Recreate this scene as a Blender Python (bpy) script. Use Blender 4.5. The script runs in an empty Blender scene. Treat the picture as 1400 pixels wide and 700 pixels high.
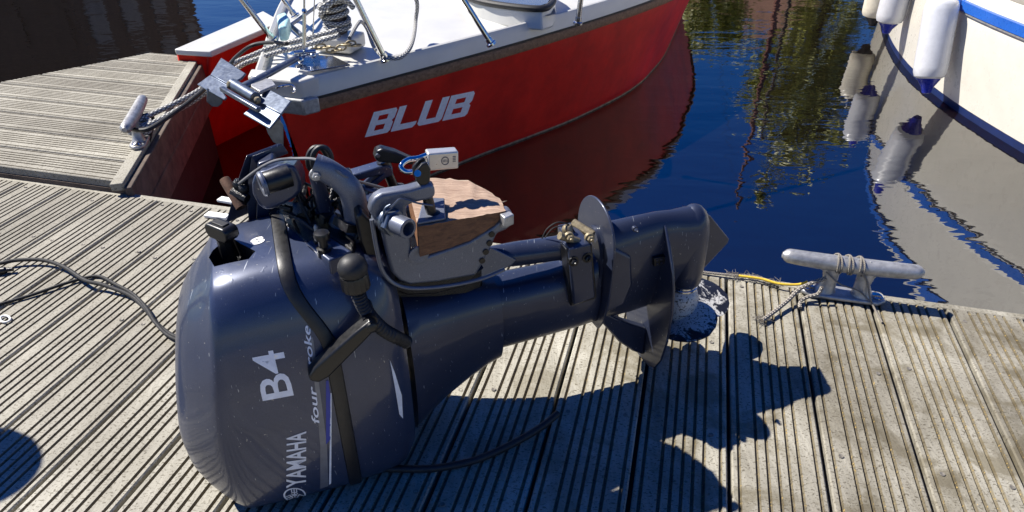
import bpy, bmesh, math, random
import numpy as np
from mathutils import Vector, Matrix
from mathutils.bvhtree import BVHTree
random.seed(7)
# ------------------------------------------------------------------ camera, world, sun, exposure
CAM_H = 1.1; PITCH = math.radians(32.7); FPX = 933.0            # measured on the 1400 x 700 photograph
SUN_ELEV = math.radians(49.0); SUN_DIR = np.array([0.9272, -0.3746])   # way the light travels over the ground
WATER_Z = -0.5
sc = bpy.context.scene
col = sc.collection
cd = bpy.data.cameras.new('camera'); cam = bpy.data.objects.new('camera', cd); col.objects.link(cam)
cam.location = (0, 0, CAM_H); cam.rotation_euler = (math.pi/2 - PITCH, 0, 0)
cd.sensor_width = 36; cd.lens = FPX/1400*36; cd.clip_end = 2000; cd.clip_start = 0.02
sc.camera = cam
world = bpy.data.worlds.new('World'); sc.world = world; world.use_nodes = True
wn = world.node_tree; bg = wn.nodes['Background']; sky = wn.nodes.new('ShaderNodeTexSky')
sky.sky_type = 'NISHITA'; sky.sun_disc = False; sky.sun_elevation = SUN_ELEV
sky.sun_rotation = math.atan2(-SUN_DIR[0], -SUN_DIR[1])
sky.air_density = 1.0; sky.dust_density = 0.15; sky.ozone_density = 3.0; sky.altitude = 300
hs = wn.nodes.new('ShaderNodeHueSaturation'); hs.inputs['Saturation'].default_value = 1.45; hs.inputs['Hue'].default_value = 0.522; wn.links.new(sky.outputs[0], hs.inputs['Color']); wn.links.new(hs.outputs[0], bg.inputs[0]); bg.inputs[1].default_value = 0.06
sd = bpy.data.lights.new('sun', 'SUN'); sd.energy = 5.0; sd.angle = math.radians(0.5); sd.color = (1, 0.95, 0.87)
sun = bpy.data.objects.new('sun', sd); col.objects.link(sun)
ldir = Vector((SUN_DIR[0]*math.cos(SUN_ELEV), SUN_DIR[1]*math.cos(SUN_ELEV), -math.sin(SUN_ELEV)))
sun.rotation_euler = ldir.to_track_quat('-Z', 'Y').to_euler()
vs = sc.view_settings; vs.view_transform = 'Standard'; vs.look = 'None'; vs.exposure = 0.95; vs.gamma = 1.0
sc.cycles.max_bounces = 8; sc.cycles.use_denoising = True

# ------------------------------------------------------------------ pixel -> place helpers
_C = np.array([0, 0, CAM_H]); _R = np.array([1., 0, 0]); _F = np.array([0, math.cos(PITCH), -math.sin(PITCH)]); _U = np.array([0, math.sin(PITCH), math.cos(PITCH)])
def ray(x, y): return _R*((x-700)/FPX) + _U*((350-y)/FPX) + _F
def onz(x, y, z=0.0):
    d = ray(x, y); return _C + d*((z-CAM_H)/d[2])
def onplane(x, y, p0, n):
    d = ray(x, y); return _C + d*(np.dot(p0-_C, n)/np.dot(d, n))
def above(base, x, y):            # point of the pixel's ray that stands straightest above a base point
    d = ray(x, y); t = np.dot(base[:2], d[:2])/np.dot(d[:2], d[:2]); return _C + d*t
TD = math.radians(14.4)
DV = np.array([math.sin(TD), math.cos(TD), 0]); DE = np.array([math.cos(TD), -math.sin(TD), 0])
def UV(u, v, z=0.0): return DE*u + DV*v + np.array([0, 0, z])
TH = math.radians(20); MA = np.array([math.cos(TH), math.sin(TH), 0]); MN = np.array([math.sin(TH), -math.cos(TH), 0]); MP0 = onz(875, 490, 0.0)
def L(a, s, z): return np.array([a, -s, z])
def mloc(q): q = np.array(q)-MP0; return (q@MA, q@MN, q[2])
def MS(x, y, s): return L(*mloc(onplane(x, y, MP0+MN*s, MN)))
def MZ(x, y, z): return L(*mloc(onz(x, y, z)))
def nrm(v): v = np.array(v, float); return v/np.linalg.norm(v)

# ------------------------------------------------------------------ materials
M = {}
def nt_new(name):
    m = bpy.data.materials.new(name); m.use_nodes = True; n = m.node_tree
    return m, n, n.nodes['Principled BSDF']
def ramp(n, stops):
    r = n.nodes.new('ShaderNodeValToRGB'); e = r.color_ramp.elements
    e[0].position, e[0].color = stops[0][0], (*stops[0][1], 1); e[1].position, e[1].color = stops[-1][0], (*stops[-1][1], 1)
    for p, c in stops[1:-1]:
        k = e.new(p); k.color = (*c, 1)
    return r
def noise(n, scale, detail=4, rough=0.6, vec=None, dist=0.0):
    t = n.nodes.new('ShaderNodeTexNoise'); t.inputs['Scale'].default_value = scale; t.inputs['Detail'].default_value = detail
    t.inputs['Roughness'].default_value = rough; t.inputs['Distortion'].default_value = dist
    if vec is not None: n.links.new(vec, t.inputs['Vector'])
    return t
def pos(n, scale=None, rot=None):
    g = n.nodes.new('ShaderNodeNewGeometry'); out = g.outputs['Position']
    if scale or rot:
        mp = n.nodes.new('ShaderNodeMapping'); n.links.new(out, mp.inputs[0])
        if rot: mp.inputs['Rotation'].default_value = rot
        if scale: mp.inputs['Scale'].default_value = scale
        out = mp.outputs[0]
    return out
def mixc(n, fac, a, b, mode='MIX'):
    m = n.nodes.new('ShaderNodeMix'); m.data_type = 'RGBA'; m.blend_type = mode
    for sock, v in ((m.inputs[0], fac), (m.inputs[6], a), (m.inputs[7], b)):
        if hasattr(v, 'is_linked') or hasattr(v, 'links'): n.links.new(v, sock)
        elif isinstance(v, (int, float)): sock.default_value = v
        else: sock.default_value = (*v, 1)
    return m.outputs[2]
def bump(n, b, h, strength=0.3, dist=0.002):
    k = n.nodes.new('ShaderNodeBump'); k.inputs['Strength'].default_value = strength; k.inputs['Distance'].default_value = dist
    n.links.new(h, k.inputs['Height']); n.links.new(k.outputs[0], b.inputs['Normal']); return k
def simple(name, c, rough=0.5, metal=0.0, var=0.25, scale=30, coat=0.0, bmp=0.0, rvar=0.15, dark=None):
    m, n, b = nt_new(name)
    v = pos(n); t = noise(n, scale, 5, 0.65, v)
    c2 = dark or tuple(x*(1-var) for x in c); c1 = tuple(min(1, x*(1+var*0.5)) for x in c)
    r = ramp(n, [(0.3, c2), (0.7, c1)]); n.links.new(t.outputs[0], r.inputs[0]); n.links.new(r.outputs[0], b.inputs['Base Color'])
    b.inputs['Metallic'].default_value = metal; b.inputs['Coat Weight'].default_value = coat; b.inputs['Coat Roughness'].default_value = 0.06
    t2 = noise(n, scale*2.3, 4, 0.6, v); mr = n.nodes.new('ShaderNodeMapRange')
    mr.inputs['To Min'].default_value = max(0.02, rough-rvar); mr.inputs['To Max'].default_value = min(1, rough+rvar)
    n.links.new(t2.outputs[0], mr.inputs[0]); n.links.new(mr.outputs[0], b.inputs['Roughness'])
    if bmp: bump(n, b, noise(n, scale*6, 4, 0.7, v).outputs[0], bmp)
    M[name] = m; return m

def plank_mat(name, groove=False, tone=1.0):
    m, n, b = nt_new(name)
    v = pos(n)
    big = noise(n, 2.2, 4, 0.6, v); r1 = ramp(n, [(0.34, (0.265*tone, 0.247*tone, 0.203*tone)), (0.62, (0.405*tone, 0.385*tone, 0.325*tone))]); n.links.new(big.outputs[0], r1.inputs[0])
    # streaky composite grain, long along the board
    al = pos(n, (140, 9, 30), (0, 0, TD)); st = noise(n, 1.0, 4, 0.7, al); r2 = ramp(n, [(0.3, (0.80, 0.80, 0.80)), (0.7, (1.06, 1.06, 1.06))]); n.links.new(st.outputs[0], r2.inputs[0])
    c = mixc(n, 1.0, r1.outputs[0], r2.outputs[0], 'MULTIPLY')
    # small dark flecks
    fl = noise(n, 1.0, 3, 0.55, pos(n, (150, 260, 150), (0, 0, 0.6)), 0.6); r3 = ramp(n, [(0.56, (1, 1, 1)), (0.63, (0.30, 0.27, 0.22))]); n.links.new(fl.outputs[0], r3.inputs[0])
    c = mixc(n, 0.8, c, r3.outputs[0], 'MULTIPLY')
    # damp, dirty blotches mostly where the outboard has dripped (towards +x)
    bl = noise(n, 7.0, 5, 0.62, v, 0.8); r4 = ramp(n, [(0.50, (0, 0, 0)), (0.62, (1, 1, 1))]); n.links.new(bl.outputs[0], r4.inputs[0])
    sx = n.nodes.new('ShaderNodeSeparateXYZ'); n.links.new(v, sx.inputs[0]); mr = n.nodes.new('ShaderNodeMapRange'); n.links.new(sx.outputs[0], mr.inputs[0])
    mr.inputs[1].default_value = -0.45; mr.inputs[2].default_value = 0.35; mr.inputs[3].default_value = 0.12; mr.inputs[4].default_value = 0.85
    mm = n.nodes.new('ShaderNodeMath'); mm.operation = 'MULTIPLY'; n.links.new(r4.outputs[0], mm.inputs[0]); n.links.new(mr.outputs[0], mm.inputs[1])
    c = mixc(n, mm.outputs[0], c, (0.165*tone, 0.145*tone, 0.10*tone))
    lo = noise(n, 4.5, 6, 0.7, pos(n, (1, .55, 1), (0, 0, TD)), 0.5); rl = ramp(n, [(0.38, (0.62, 0.60, 0.55)), (0.56, (1.04, 1.04, 1.03))]); n.links.new(lo.outputs[0], rl.inputs[0]); c = mixc(n, mr.outputs[0], c, mixc(n, 1.0, c, rl.outputs[0], 'MULTIPLY'))
    # per board shade
    oi = n.nodes.new('ShaderNodeObjectInfo'); r5 = ramp(n, [(0, (0.78, 0.77, 0.75)), (1, (1.08, 1.08, 1.06))]); n.links.new(oi.outputs['Random'], r5.inputs[0])
    c = mixc(n, 1.0, c, r5.outputs[0], 'MULTIPLY')
    # yellow pollen specks
    ye = noise(n, 190, 2, 0.5, v); r6 = ramp(n, [(0.775 if not groove else 0.62, (0, 0, 0)), (0.79 if not groove else 0.70, (1, 1, 1))]); n.links.new(ye.outputs[0], r6.inputs[0])
    mm2 = n.nodes.new('ShaderNodeMath'); mm2.operation = 'MULTIPLY'; n.links.new(r6.outputs[0], mm2.inputs[0]); n.links.new(mr.outputs[0], mm2.inputs[1])
    if groove:
        c = mixc(n, 1.0, c, (0.60, 0.55, 0.45), 'MULTIPLY'); c = mixc(n, mm2.outputs[0], c, (0.36, 0.25, 0.08))
    else:
        c = mixc(n, mm2.outputs[0], c, (0.62, 0.40, 0.05))
    n.links.new(c, b.inputs['Base Color']); b.inputs['Roughness'].default_value = 0.72; b.inputs['Specular IOR Level'].default_value = 0.35
    ad = n.nodes.new('ShaderNodeMath'); ad.operation = 'ADD'; n.links.new(st.outputs[0], ad.inputs[0]); n.links.new(fl.outputs[0], ad.inputs[1])
    bump(n, b, ad.outputs[0], 0.55, 0.0018)
    M[name] = m; return m
plank_mat('plank'); plank_mat('groove', True); plank_mat('plank_pale', False, 0.92)
simple('fascia', (0.11, 0.078, 0.058), 0.8, 0, 0.6, 14, bmp=0.5)
simple('under', (0.03, 0.025, 0.02), 0.9, 0, 0.3, 10)
simple('screw', (0.17, 0.155, 0.13), 0.6, 0.2, 0.3, 90)

def water_mat():
    m, n, b = nt_new('water')
    b.inputs['Base Color'].default_value = (0.0035, 0.0025, 0.0020, 1); b.inputs['Roughness'].default_value = 0.015; b.inputs['IOR'].default_value = 2.55
    v = pos(n, (1.0, 2.2, 1), (0, 0, 0.2)); a = noise(n, 1.6, 3, 0.5, v, 0.4); c = noise(n, 9.0, 2, 0.5, pos(n, (1, 1.7, 1)), 0.2)
    mx = n.nodes.new('ShaderNodeMath'); mx.operation = 'MULTIPLY_ADD'; n.links.new(c.outputs[0], mx.inputs[0]); mx.inputs[1].default_value = 0.10; n.links.new(a.outputs[0], mx.inputs[2])
    bump(n, b, mx.outputs[0], 0.10, 0.05)
    M['water'] = m
water_mat()

def paint_mat(name, c, dirt=(0.10, 0.10, 0.10), coat=0.6, metal=0.55, rough=0.32, scr=True):
    m, n, b = nt_new(name)
    v = pos(n)
    t = noise(n, 5, 4, 0.6, v); r = ramp(n, [(0.3, tuple(x*0.82 for x in c)), (0.7, tuple(x*1.12 for x in c))]); n.links.new(t.outputs[0], r.inputs[0])
    fk = noise(n, 900, 1, 0.5, v); r2 = ramp(n, [(0.35, (0.85, 0.85, 0.87)), (0.7, (1.2, 1.2, 1.2))]); n.links.new(fk.outputs[0], r2.inputs[0])
    cc = mixc(n, 1.0, r.outputs[0], r2.outputs[0], 'MULTIPLY')
    sp = noise(n, 120, 3, 0.6, v); r3 = ramp(n, [(0.70, (0, 0, 0)), (0.74, (1, 1, 1))]); n.links.new(sp.outputs[0], r3.inputs[0])
    cc = mixc(n, r3.outputs[0], cc, (0.30, 0.29, 0.27))
    # thin scratches
    sn = noise(n, 1.0, 2, 0.5, pos(n, (420, 12, 60), (0.3, 0.5, 0.7))); r4 = ramp(n, [(0.72, (0, 0, 0)), (0.745, (1, 1, 1))]); n.links.new(sn.outputs[0], r4.inputs[0])
    if scr: cc = mixc(n, r4.outputs[0], cc, (0.33, 0.35, 0.38))
    n.links.new(cc, b.inputs['Base Color']); b.inputs['Metallic'].default_value = metal
    sm = noise(n, 11, 5, 0.7, v); mr = n.nodes.new('ShaderNodeMapRange'); n.links.new(sm.outputs[0], mr.inputs[0]); mr.inputs[3].default_value = rough-0.12; mr.inputs[4].default_value = rough+0.16
    n.links.new(mr.outputs[0], b.inputs['Roughness'])
    b.inputs['Coat Weight'].default_value = coat; b.inputs['Coat Roughness'].default_value = 0.09
    dr = noise(n, 60, 2, 0.4, v); r5 = ramp(n, [(0.66, (0, 0, 0)), (0.74, (1, 1, 1))]); n.links.new(dr.outputs[0], r5.inputs[0]); bump(n, b, r5.outputs[0], 0.25, 0.0008)
    M[name] = m
paint_mat('motor_paint', (0.034, 0.047, 0.092), rough=0.34, metal=0.25, coat=0.45)
paint_mat('leg_paint', (0.026, 0.034, 0.064), coat=0.35, rough=0.40, metal=.3)
paint_mat('alu_paint', (0.15, 0.165, 0.205), coat=0.1, metal=0.5, rough=0.40)
simple('alu', (0.40, 0.40, 0.40), 0.45, 0.6, 0.35, 60, bmp=0.15)
simple('galv', (0.15, 0.175, 0.22), 0.36, 0.8, 0.3, 35)
simple('cable_grey', (0.16, 0.16, 0.16), 0.5)
simple('steel', (0.62, 0.62, 0.62), 0.16, 1.0, 0.15, 60)
simple('chrome', (0.75, 0.75, 0.76), 0.08, 1.0, 0.05, 40, rvar=0.04)
simple('black_plastic', (0.007, 0.007, 0.008), 0.36, 0, 0.4, 60, bmp=0.08)
simple('rubber', (0.014, 0.014, 0.015), 0.55, 0, 0.4, 70, bmp=0.1)
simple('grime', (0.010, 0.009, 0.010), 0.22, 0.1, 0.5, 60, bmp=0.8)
simple('band', (0.014, 0.014, 0.015), 0.42, 0, 0.5, 50, bmp=0.1)
simple('decal', (0.78, 0.79, 0.82), 0.4, 0.0, 0.15, 60)
simple('decal_white', (0.90, 0.90, 0.92), 0.45, 0, 0.12, 60)
simple('decal_blue', (0.02, 0.04, 0.32), 0.4, 0, 0.1, 60)
simple('decal_grey', (0.20, 0.21, 0.24), 0.4, 0.4, 0.15, 60)
simple('brass_dirt', (0.30, 0.25, 0.16), 0.5, 0.6, 0.5, 90, bmp=0.3)
simple('padlock', (0.66, 0.64, 0.60), 0.34, 0.65, 0.1, 50)
simple('pad_ink', (0.10, 0.10, 0.12), 0.5, 0, 0.1, 40)
simple('rust', (0.10, 0.05, 0.03), 0.8, 0.2, 0.6, 60, bmp=0.4)
def wood_mat(name, c1, c2, sc=(8, 60, 60), rot=(0, 0, -TH)):
    m, n, b = nt_new(name)
    t = noise(n, 1.0, 6, 0.7, pos(n, sc, rot), 0.25); r = ramp(n, [(0.28, c1), (0.5, tuple((x+y)/2 for x, y in zip(c1, c2))), (0.72, c2)]); n.links.new(t.outputs[0], r.inputs[0])
    n.links.new(r.outputs[0], b.inputs['Base Color']); b.inputs['Roughness'].default_value = 0.75; bump(n, b, t.outputs[0], 0.6, 0.003); M[name] = m
wood_mat('block_wood', (0.07, 0.030, 0.014), (0.25, 0.115, 0.05), (16, 150, 150))
wood_mat('broken_wood', (0.17, 0.10, 0.065), (0.44, 0.32, 0.235), (22, 190, 120))
wood_mat('strake_wood', (0.09, 0.045, 0.022), (0.28, 0.155, 0.08), (6, 70, 70), (0, 0, -0.85))
wood_mat('post_wood', (0.05, 0.03, 0.02), (0.15, 0.10, 0.07), (40, 40, 6), None)
def prop_mat():
    m, n, b = nt_new('prop'); v = pos(n); tc = n.nodes.new('ShaderNodeTexCoord')
    sx = n.nodes.new('ShaderNodeSeparateXYZ'); n.links.new(tc.outputs['Object'], sx.inputs[0]); cx = n.nodes.new('ShaderNodeCombineXYZ'); n.links.new(sx.outputs[0], cx.inputs[0]); n.links.new(sx.outputs[1], cx.inputs[1])
    ln = n.nodes.new('ShaderNodeVectorMath'); ln.operation = 'LENGTH'; n.links.new(cx.outputs[0], ln.inputs[0])
    mr = n.nodes.new('ShaderNodeMapRange'); n.links.new(ln.outputs['Value'], mr.inputs[0]); mr.inputs[1].default_value = .035; mr.inputs[2].default_value = .16; mr.inputs[3].default_value = .20; mr.inputs[4].default_value = -.12
    a = noise(n, 22, 6, 0.75, v, 0.6); ad = n.nodes.new('ShaderNodeMath'); ad.operation = 'ADD'; n.links.new(a.outputs[0], ad.inputs[0]); n.links.new(mr.outputs[0], ad.inputs[1])
    r = ramp(n, [(0.50, (0.012, 0.013, 0.018)), (0.55, (0.50, 0.49, 0.46))]); n.links.new(ad.outputs[0], r.inputs[0])
    f = noise(n, 210, 3, 0.7, v); r2 = ramp(n, [(0.54, (0, 0, 0)), (0.62, (1, 1, 1))]); n.links.new(f.outputs[0], r2.inputs[0])
    c = mixc(n, r2.outputs[0], r.outputs[0], (0.014, 0.015, 0.020)); n.links.new(c, b.inputs['Base Color']); b.inputs['Roughness'].default_value = 0.3; bump(n, b, a.outputs[0], 0.3, 0.002); M['prop'] = m
prop_mat()
simple('prop_black', (0.013, 0.014, 0.02), 0.25, 0, 0.4, 60, coat=0.3)
simple('red_hull', (0.58, 0.020, 0.010), 0.42, 0, 0.34, 4, coat=0.0, rvar=0.08)
M['red_hull'].node_tree.nodes['Principled BSDF'].inputs['Specular IOR Level'].default_value = 0.22
simple('old_scum', (0.30, 0.24, 0.16), 0.8, 0, 0.6, 25)
simple('gel_white', (0.54, 0.535, 0.50), 0.35, 0, 0.08, 5, coat=0.2)
simple('cream_hull', (0.60, 0.575, 0.50), 0.30, 0, 0.07, 8, coat=0.3)
simple('blue_stripe', (0.015, 0.10, 0.42), 0.3, 0, 0.15, 20)
simple('boot_blue', (0.008, 0.02, 0.09), 0.35, 0, 0.3, 20)
simple('black_gap', (0.008, 0.008, 0.008), 0.6)
simple('window_glass', (0.10, 0.11, 0.12), 0.08, 0, 0.2, 20, coat=0.6)
simple('fender_white', (0.58, 0.59, 0.61), 0.32, 0, 0.1, 25, coat=0.2)
simple('fender_cream', (0.62, 0.58, 0.47), 0.4, 0, 0.2, 20)
simple('fender_blue', (0.008, 0.018, 0.26), 0.28, 0, 0.15, 30, coat=0.3)
simple('fender_black', (0.012, 0.012, 0.014), 0.4)
simple('yellow_rope', (0.62, 0.42, 0.03), 0.8, 0, 0.3, 120)
simple('cord_black', (0.012, 0.012, 0.013), 0.75, 0, 0.3, 80)
simple('pale_tag', (0.75, 0.75, 0.72), 0.6)
simple('yellow_trim', (0.55, 0.36, 0.06), 0.6)
simple('wipe_packet', (0.45, 0.72, 0.70), 0.45, 0, 0.3, 40)
def rope_mat(name, c1, c2, k=6.0, thr=0.5):
    m, n, b = nt_new(name); uv = n.nodes.new('ShaderNodeTexCoord')
    ws = []
    for s in (1, -1):
        mp = n.nodes.new('ShaderNodeMapping'); n.links.new(uv.outputs['UV'], mp.inputs[0]); mp.inputs['Scale'].default_value = (k*0.35, 3.0*s, 1)
        w = n.nodes.new('ShaderNodeTexWave'); w.wave_type = 'BANDS'; w.bands_direction = 'DIAGONAL'; w.inputs['Scale'].default_value = 1.0; w.inputs['Distortion'].default_value = 0.2; n.links.new(mp.outputs[0], w.inputs[0]); ws.append(w)
    mu = n.nodes.new('ShaderNodeMath'); mu.operation = 'MULTIPLY'; n.links.new(ws[0].outputs[1], mu.inputs[0]); n.links.new(ws[1].outputs[1], mu.inputs[1])
    r = ramp(n, [(0.08, c2), (0.35, c1)]); n.links.new(mu.outputs[0], r.inputs[0]); n.links.new(r.outputs[0], b.inputs['Base Color']); b.inputs['Roughness'].default_value = 0.85
    bump(n, b, mu.outputs[0], 0.7, 0.003); M[name] = m
rope_mat('grey_rope', (0.58, 0.57, 0.53), (0.13, 0.13, 0.13))
rope_mat('old_rope', (0.42, 0.39, 0.33), (0.14, 0.12, 0.10))
simple('brick_dark', (0.17, 0.10, 0.055), 0.85, 0, 0.4, 3)
simple('roof_tile', (0.26, 0.13, 0.08), 0.8, 0, 0.4, 6)
simple('facade', (0.30, 0.25, 0.20), 0.85, 0, 0.3, 2)
simple('pane', (0.45, 0.48, 0.52), 0.08, 0.9, 0.2, 3)
simple('leaf', (0.34, 0.34, 0.06), 0.5, 0, 0.6, 2.0)
simple('bark', (0.08, 0.055, 0.04), 0.9, 0, 0.4, 10)
simple('quay', (0.22, 0.20, 0.17), 0.9, 0, 0.3, 2)
simple('mast_brown', (0.16, 0.05, 0.03), 0.5, 0, 0.3, 4)

# ------------------------------------------------------------------ mesh builder
class MB:
    def __init__(s): s.v = []; s.f = []; s.mi = []; s.uv = {}
    def add(s, vs, fs, mi=0, uvs=None):
        o = len(s.v); s.v += [tuple(map(float, p)) for p in vs]
        for k, f in enumerate(fs):
            if uvs: s.uv[len(s.f)] = uvs[k]
            s.f.append(tuple(i+o for i in f)); s.mi.append(mi)
        return s
    def box(s, c, size, X=(1, 0, 0), Y=(0, 1, 0), Z=(0, 0, 1), mi=0):
        c = np.array(c, float); X, Y, Z = nrm(X)*size[0]/2, nrm(Y)*size[1]/2, nrm(Z)*size[2]/2
        p = [c+X*i+Y*j+Z*k for k in (-1, 1) for j in (-1, 1) for i in (-1, 1)]
        return s.add(p, [(0, 2, 3, 1), (4, 5, 7, 6), (0, 1, 5, 4), (2, 6, 7, 3), (0, 4, 6, 2), (1, 3, 7, 5)], mi)
    def prism(s, poly, fn, h0, h1, mi=0):
        n = len(poly); p = [fn(a, b, h0) for a, b in poly]+[fn(a, b, h1) for a, b in poly]
        return s.add(p, [tuple(range(n))[::-1], tuple(range(n, 2*n))]+[(i, (i+1) % n, n+(i+1) % n, n+i) for i in range(n)], mi)
    def hull(s, top, bot, mi=0):           # two matching rings of points
        n = len(top)
        return s.add(list(bot)+list(top), [tuple(range(n))[::-1], tuple(range(n, 2*n))]+[(i, (i+1) % n, n+(i+1) % n, n+i) for i in range(n)], mi)
    def loft(s, rings, cap0=True, cap1=True, closed=True, mi=0):
        n = len(rings[0]); vs = [p for r in rings for p in r]; fs = []
        for k in range(len(rings)-1):
            for i in range(n if closed else n-1):
                j = (i+1) % n; fs.append((k*n+i, k*n+j, (k+1)*n+j, (k+1)*n+i))
        if cap0: fs.append(tuple(range(n))[::-1])
        if cap1: fs.append(tuple(range((len(rings)-1)*n, len(rings)*n)))
        return s.add(vs, fs, mi)
    def tube(s, path, r, n=10, caps=True, closed=False, mi=0, flat=1.0, up=(0, 0, 1)):
        P = [np.array(p, float) for p in path]; m = len(P); R = r if hasattr(r, '__len__') else [r]*m
        vs = []; prev = None; ln = 0.0; U = []
        for k in range(m):
            t = P[(k+1) % m]-P[k-1] if closed else P[min(k+1, m-1)]-P[max(k-1, 0)]
            t = t/(np.linalg.norm(t)+1e-9)
            if prev is None:
                a = np.array(up, float); a = a if abs(np.dot(a, t)) < 0.95 else np.array([1., 0, 0])
            else: a = prev
            x = a-t*np.dot(a, t); x /= np.linalg.norm(x); y = np.cross(t, x); prev = x
            if k: ln += np.linalg.norm(P[k]-P[k-1])
            U.append(ln/(2*math.pi*max(R[k], 1e-4)))
            for i in range(n):
                q = 2*math.pi*i/n; vs.append(P[k]+R[k]*(x*math.cos(q)*flat+y*math.sin(q)))
        fs = []; uvs = []
        for k in range(m if closed else m-1):
            k2 = (k+1) % m
            for i in range(n):
                j = (i+1) % n; fs.append((k*n+i, k*n+j, k2*n+j, k2*n+i)); u1 = U[k2] if k2 else U[k]+0.5
                uvs.append([(U[k], i/n), (U[k], (i+1)/n), (u1, (i+1)/n), (u1, i/n)])
        if caps and not closed:
            fs += [tuple(range(n))[::-1], tuple(range((m-1)*n, m*n))]; uvs += [[(0, 0)]*n, [(0, 0)]*n]
        return s.add(vs, fs, mi, uvs)
    def lathe(s, prof, o, axis, n=24, mi=0, caps=True):
        o = np.array(o, float); a = nrm(axis); b = np.array([1., 0, 0]) if abs(a[0]) < 0.9 else np.array([0, 1., 0])
        x = nrm(b-a*np.dot(a, b)); y = np.cross(a, x)
        rings = [[o+a*h+r*(x*math.cos(2*math.pi*i/n)+y*math.sin(2*math.pi*i/n)) for i in range(n)] for r, h in prof]
        return s.loft(rings, caps, caps, True, mi)
    def ball(s, c, r, n=14, mi=0, sc=(1, 1, 1)):
        c = np.array(c, float); rings = []
        for k in range(1, n//2):
            t = math.pi*k/(n//2); rings.append([c+np.array([r*math.sin(t)*math.cos(2*math.pi*i/n)*sc[0], r*math.sin(t)*math.sin(2*math.pi*i/n)*sc[1], r*math.cos(t)*sc[2]]) for i in range(n)])
        return s.loft(rings, True, True, True, mi)
    def build(s, name, mats, parent=None, bevel=0.0, seg=2, ang=35, world=True, kind=None):
        me = bpy.data.meshes.new(name); V = s.v
        if parent is not None and world and parent in ROOTM:
            inv = ROOTM[parent].inverted(); V = [tuple(inv @ Vector(p)) for p in V]
        me.from_pydata(V, [], s.f)
        if s.uv:
            ul = me.uv_layers.new(name='UVMap')
            for fi, us in s.uv.items():
                for li, u in zip(me.polygons[fi].loop_indices, us): ul.data[li].uv = u
        if not isinstance(mats, (list, tuple)): mats = [mats]
        for k in mats: me.materials.append(M[k])
        me.polygons.foreach_set('material_index', s.mi)
        bm = bmesh.new(); bm.from_mesh(me); bmesh.ops.recalc_face_normals(bm, faces=bm.faces); bm.to_mesh(me); bm.free()
        me.shade_smooth() if hasattr(me, 'shade_smooth') else None
        me.set_sharp_from_angle(angle=math.radians(ang))
        o = bpy.data.objects.new(name, me); col.objects.link(o)
        if parent is not None:
            o.parent = parent
        if bevel:
            b = o.modifiers.new('bevel', 'BEVEL'); b.width = bevel; b.segments = seg; b.limit_method = 'ANGLE'; b.angle_limit = math.radians(40); b.harden_normals = False
        if kind: o['kind'] = kind
        return o
ROOTM = {}
def tag(o, label, cat, group=None):
    o['label'] = label; o['category'] = cat
    if group: o['group'] = group
    return o
def thing(name, label, cat, loc=(0, 0, 0), rz=0.0, group=None):
    o = bpy.data.objects.new(name, None); col.objects.link(o); o.location = tuple(loc); o.rotation_euler = (0, 0, rz); o.empty_display_size = 0.1
    ROOTM[o] = Matrix.Translation(Vector(tuple(loc))) @ Matrix.Rotation(rz, 4, 'Z')
    return tag(o, label, cat, group)
def single(mb, name, mat, label, cat, group=None, **k):
    o = mb.build(name, mat, None, **k); return tag(o, label, cat, group)
def smooth_path(P, k=6):
    P = [np.array(p, float) for p in P]; out = []
    for i in range(len(P)-1):
        p0, p1, p2, p3 = P[max(i-1, 0)], P[i], P[i+1], P[min(i+2, len(P)-1)]
        for j in range(k):
            t = j/k; out.append(0.5*((2*p1)+(-p0+p2)*t+(2*p0-5*p1+4*p2-p3)*t*t+(-p0+3*p1-3*p2+p3)*t**3))
    out.append(P[-1]); return out
def interp(x, tab): return float(np.interp(x, [t[0] for t in tab], [t[1] for t in tab]))
def sstep(x): x = min(1, max(0, x)); return x*x*(3-2*x)

# ================================================================== SETTING
w = MB(); S = 160
w.add([(-S, -S, WATER_Z), (S, -S, WATER_Z), (S, S, WATER_Z), (-S, S, WATER_Z)], [(0, 1, 2, 3)])
o = w.build('water', 'water'); o['kind'] = 'structure'

# ---- main dock: grooved composite boards on a dark frame
PITCH_U = 0.1875; EDGE_V = 1.725; V0 = -2.6
GROOVES = (0.10, 0.29, 0.40, 0.51, 0.62, 0.73, 0.905)
def plank_profile(width, depth=0.0058, gw=0.0074, thick=0.028):
    c = [(0.0045, -thick), (0.0045, -0.003), (0.0075, 0.0)]; mats = [0, 0]
    for g in GROOVES:
        x = g*width
        c += [(x-gw/2, 0), (x-gw*0.16, -depth), (x+gw*0.16, -depth), (x+gw/2, 0)]; mats += [0, 1, 1, 1]
    c += [(width-0.0075, 0), (width-0.0045, -0.003), (width-0.0045, -thick)]; mats += [0, 0, 0]
    return c, mats
def plank_mesh(prof, mats, lo, hi, fn):
    mb = MB(); n = len(prof)
    vs = [fn(x, lo(x), z) for x, z in prof]+[fn(x, hi(x), z) for x, z in prof]
    for i in range(n-1): mb.add([vs[i], vs[i+1], vs[n+i+1], vs[n+i]], [(0, 1, 2, 3)], mats[i])
    mb.add(vs, [tuple(range(n)), tuple(range(n, 2*n))[::-1], (0, n-1, 2*n-1, n)], 0)
    return mb
dk = MB()
u0, u1 = 0.194-PITCH_U*24, 0.194+PITCH_U*13
dk.hull([UV(u0, V0, -0.031), UV(u1, V0, -0.031), UV(u1, EDGE_V-0.03, -0.031), UV(u0, EDGE_V-0.03, -0.031)],
        [UV(u0, V0, -0.75), UV(u1, V0, -0.75), UV(u1, EDGE_V-0.03, -0.75), UV(u0, EDGE_V-0.03, -0.75)])
dock = dk.build('dock', 'under'); dock['kind'] = 'structure'
prof, pmats = plank_profile(PITCH_U)
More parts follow.
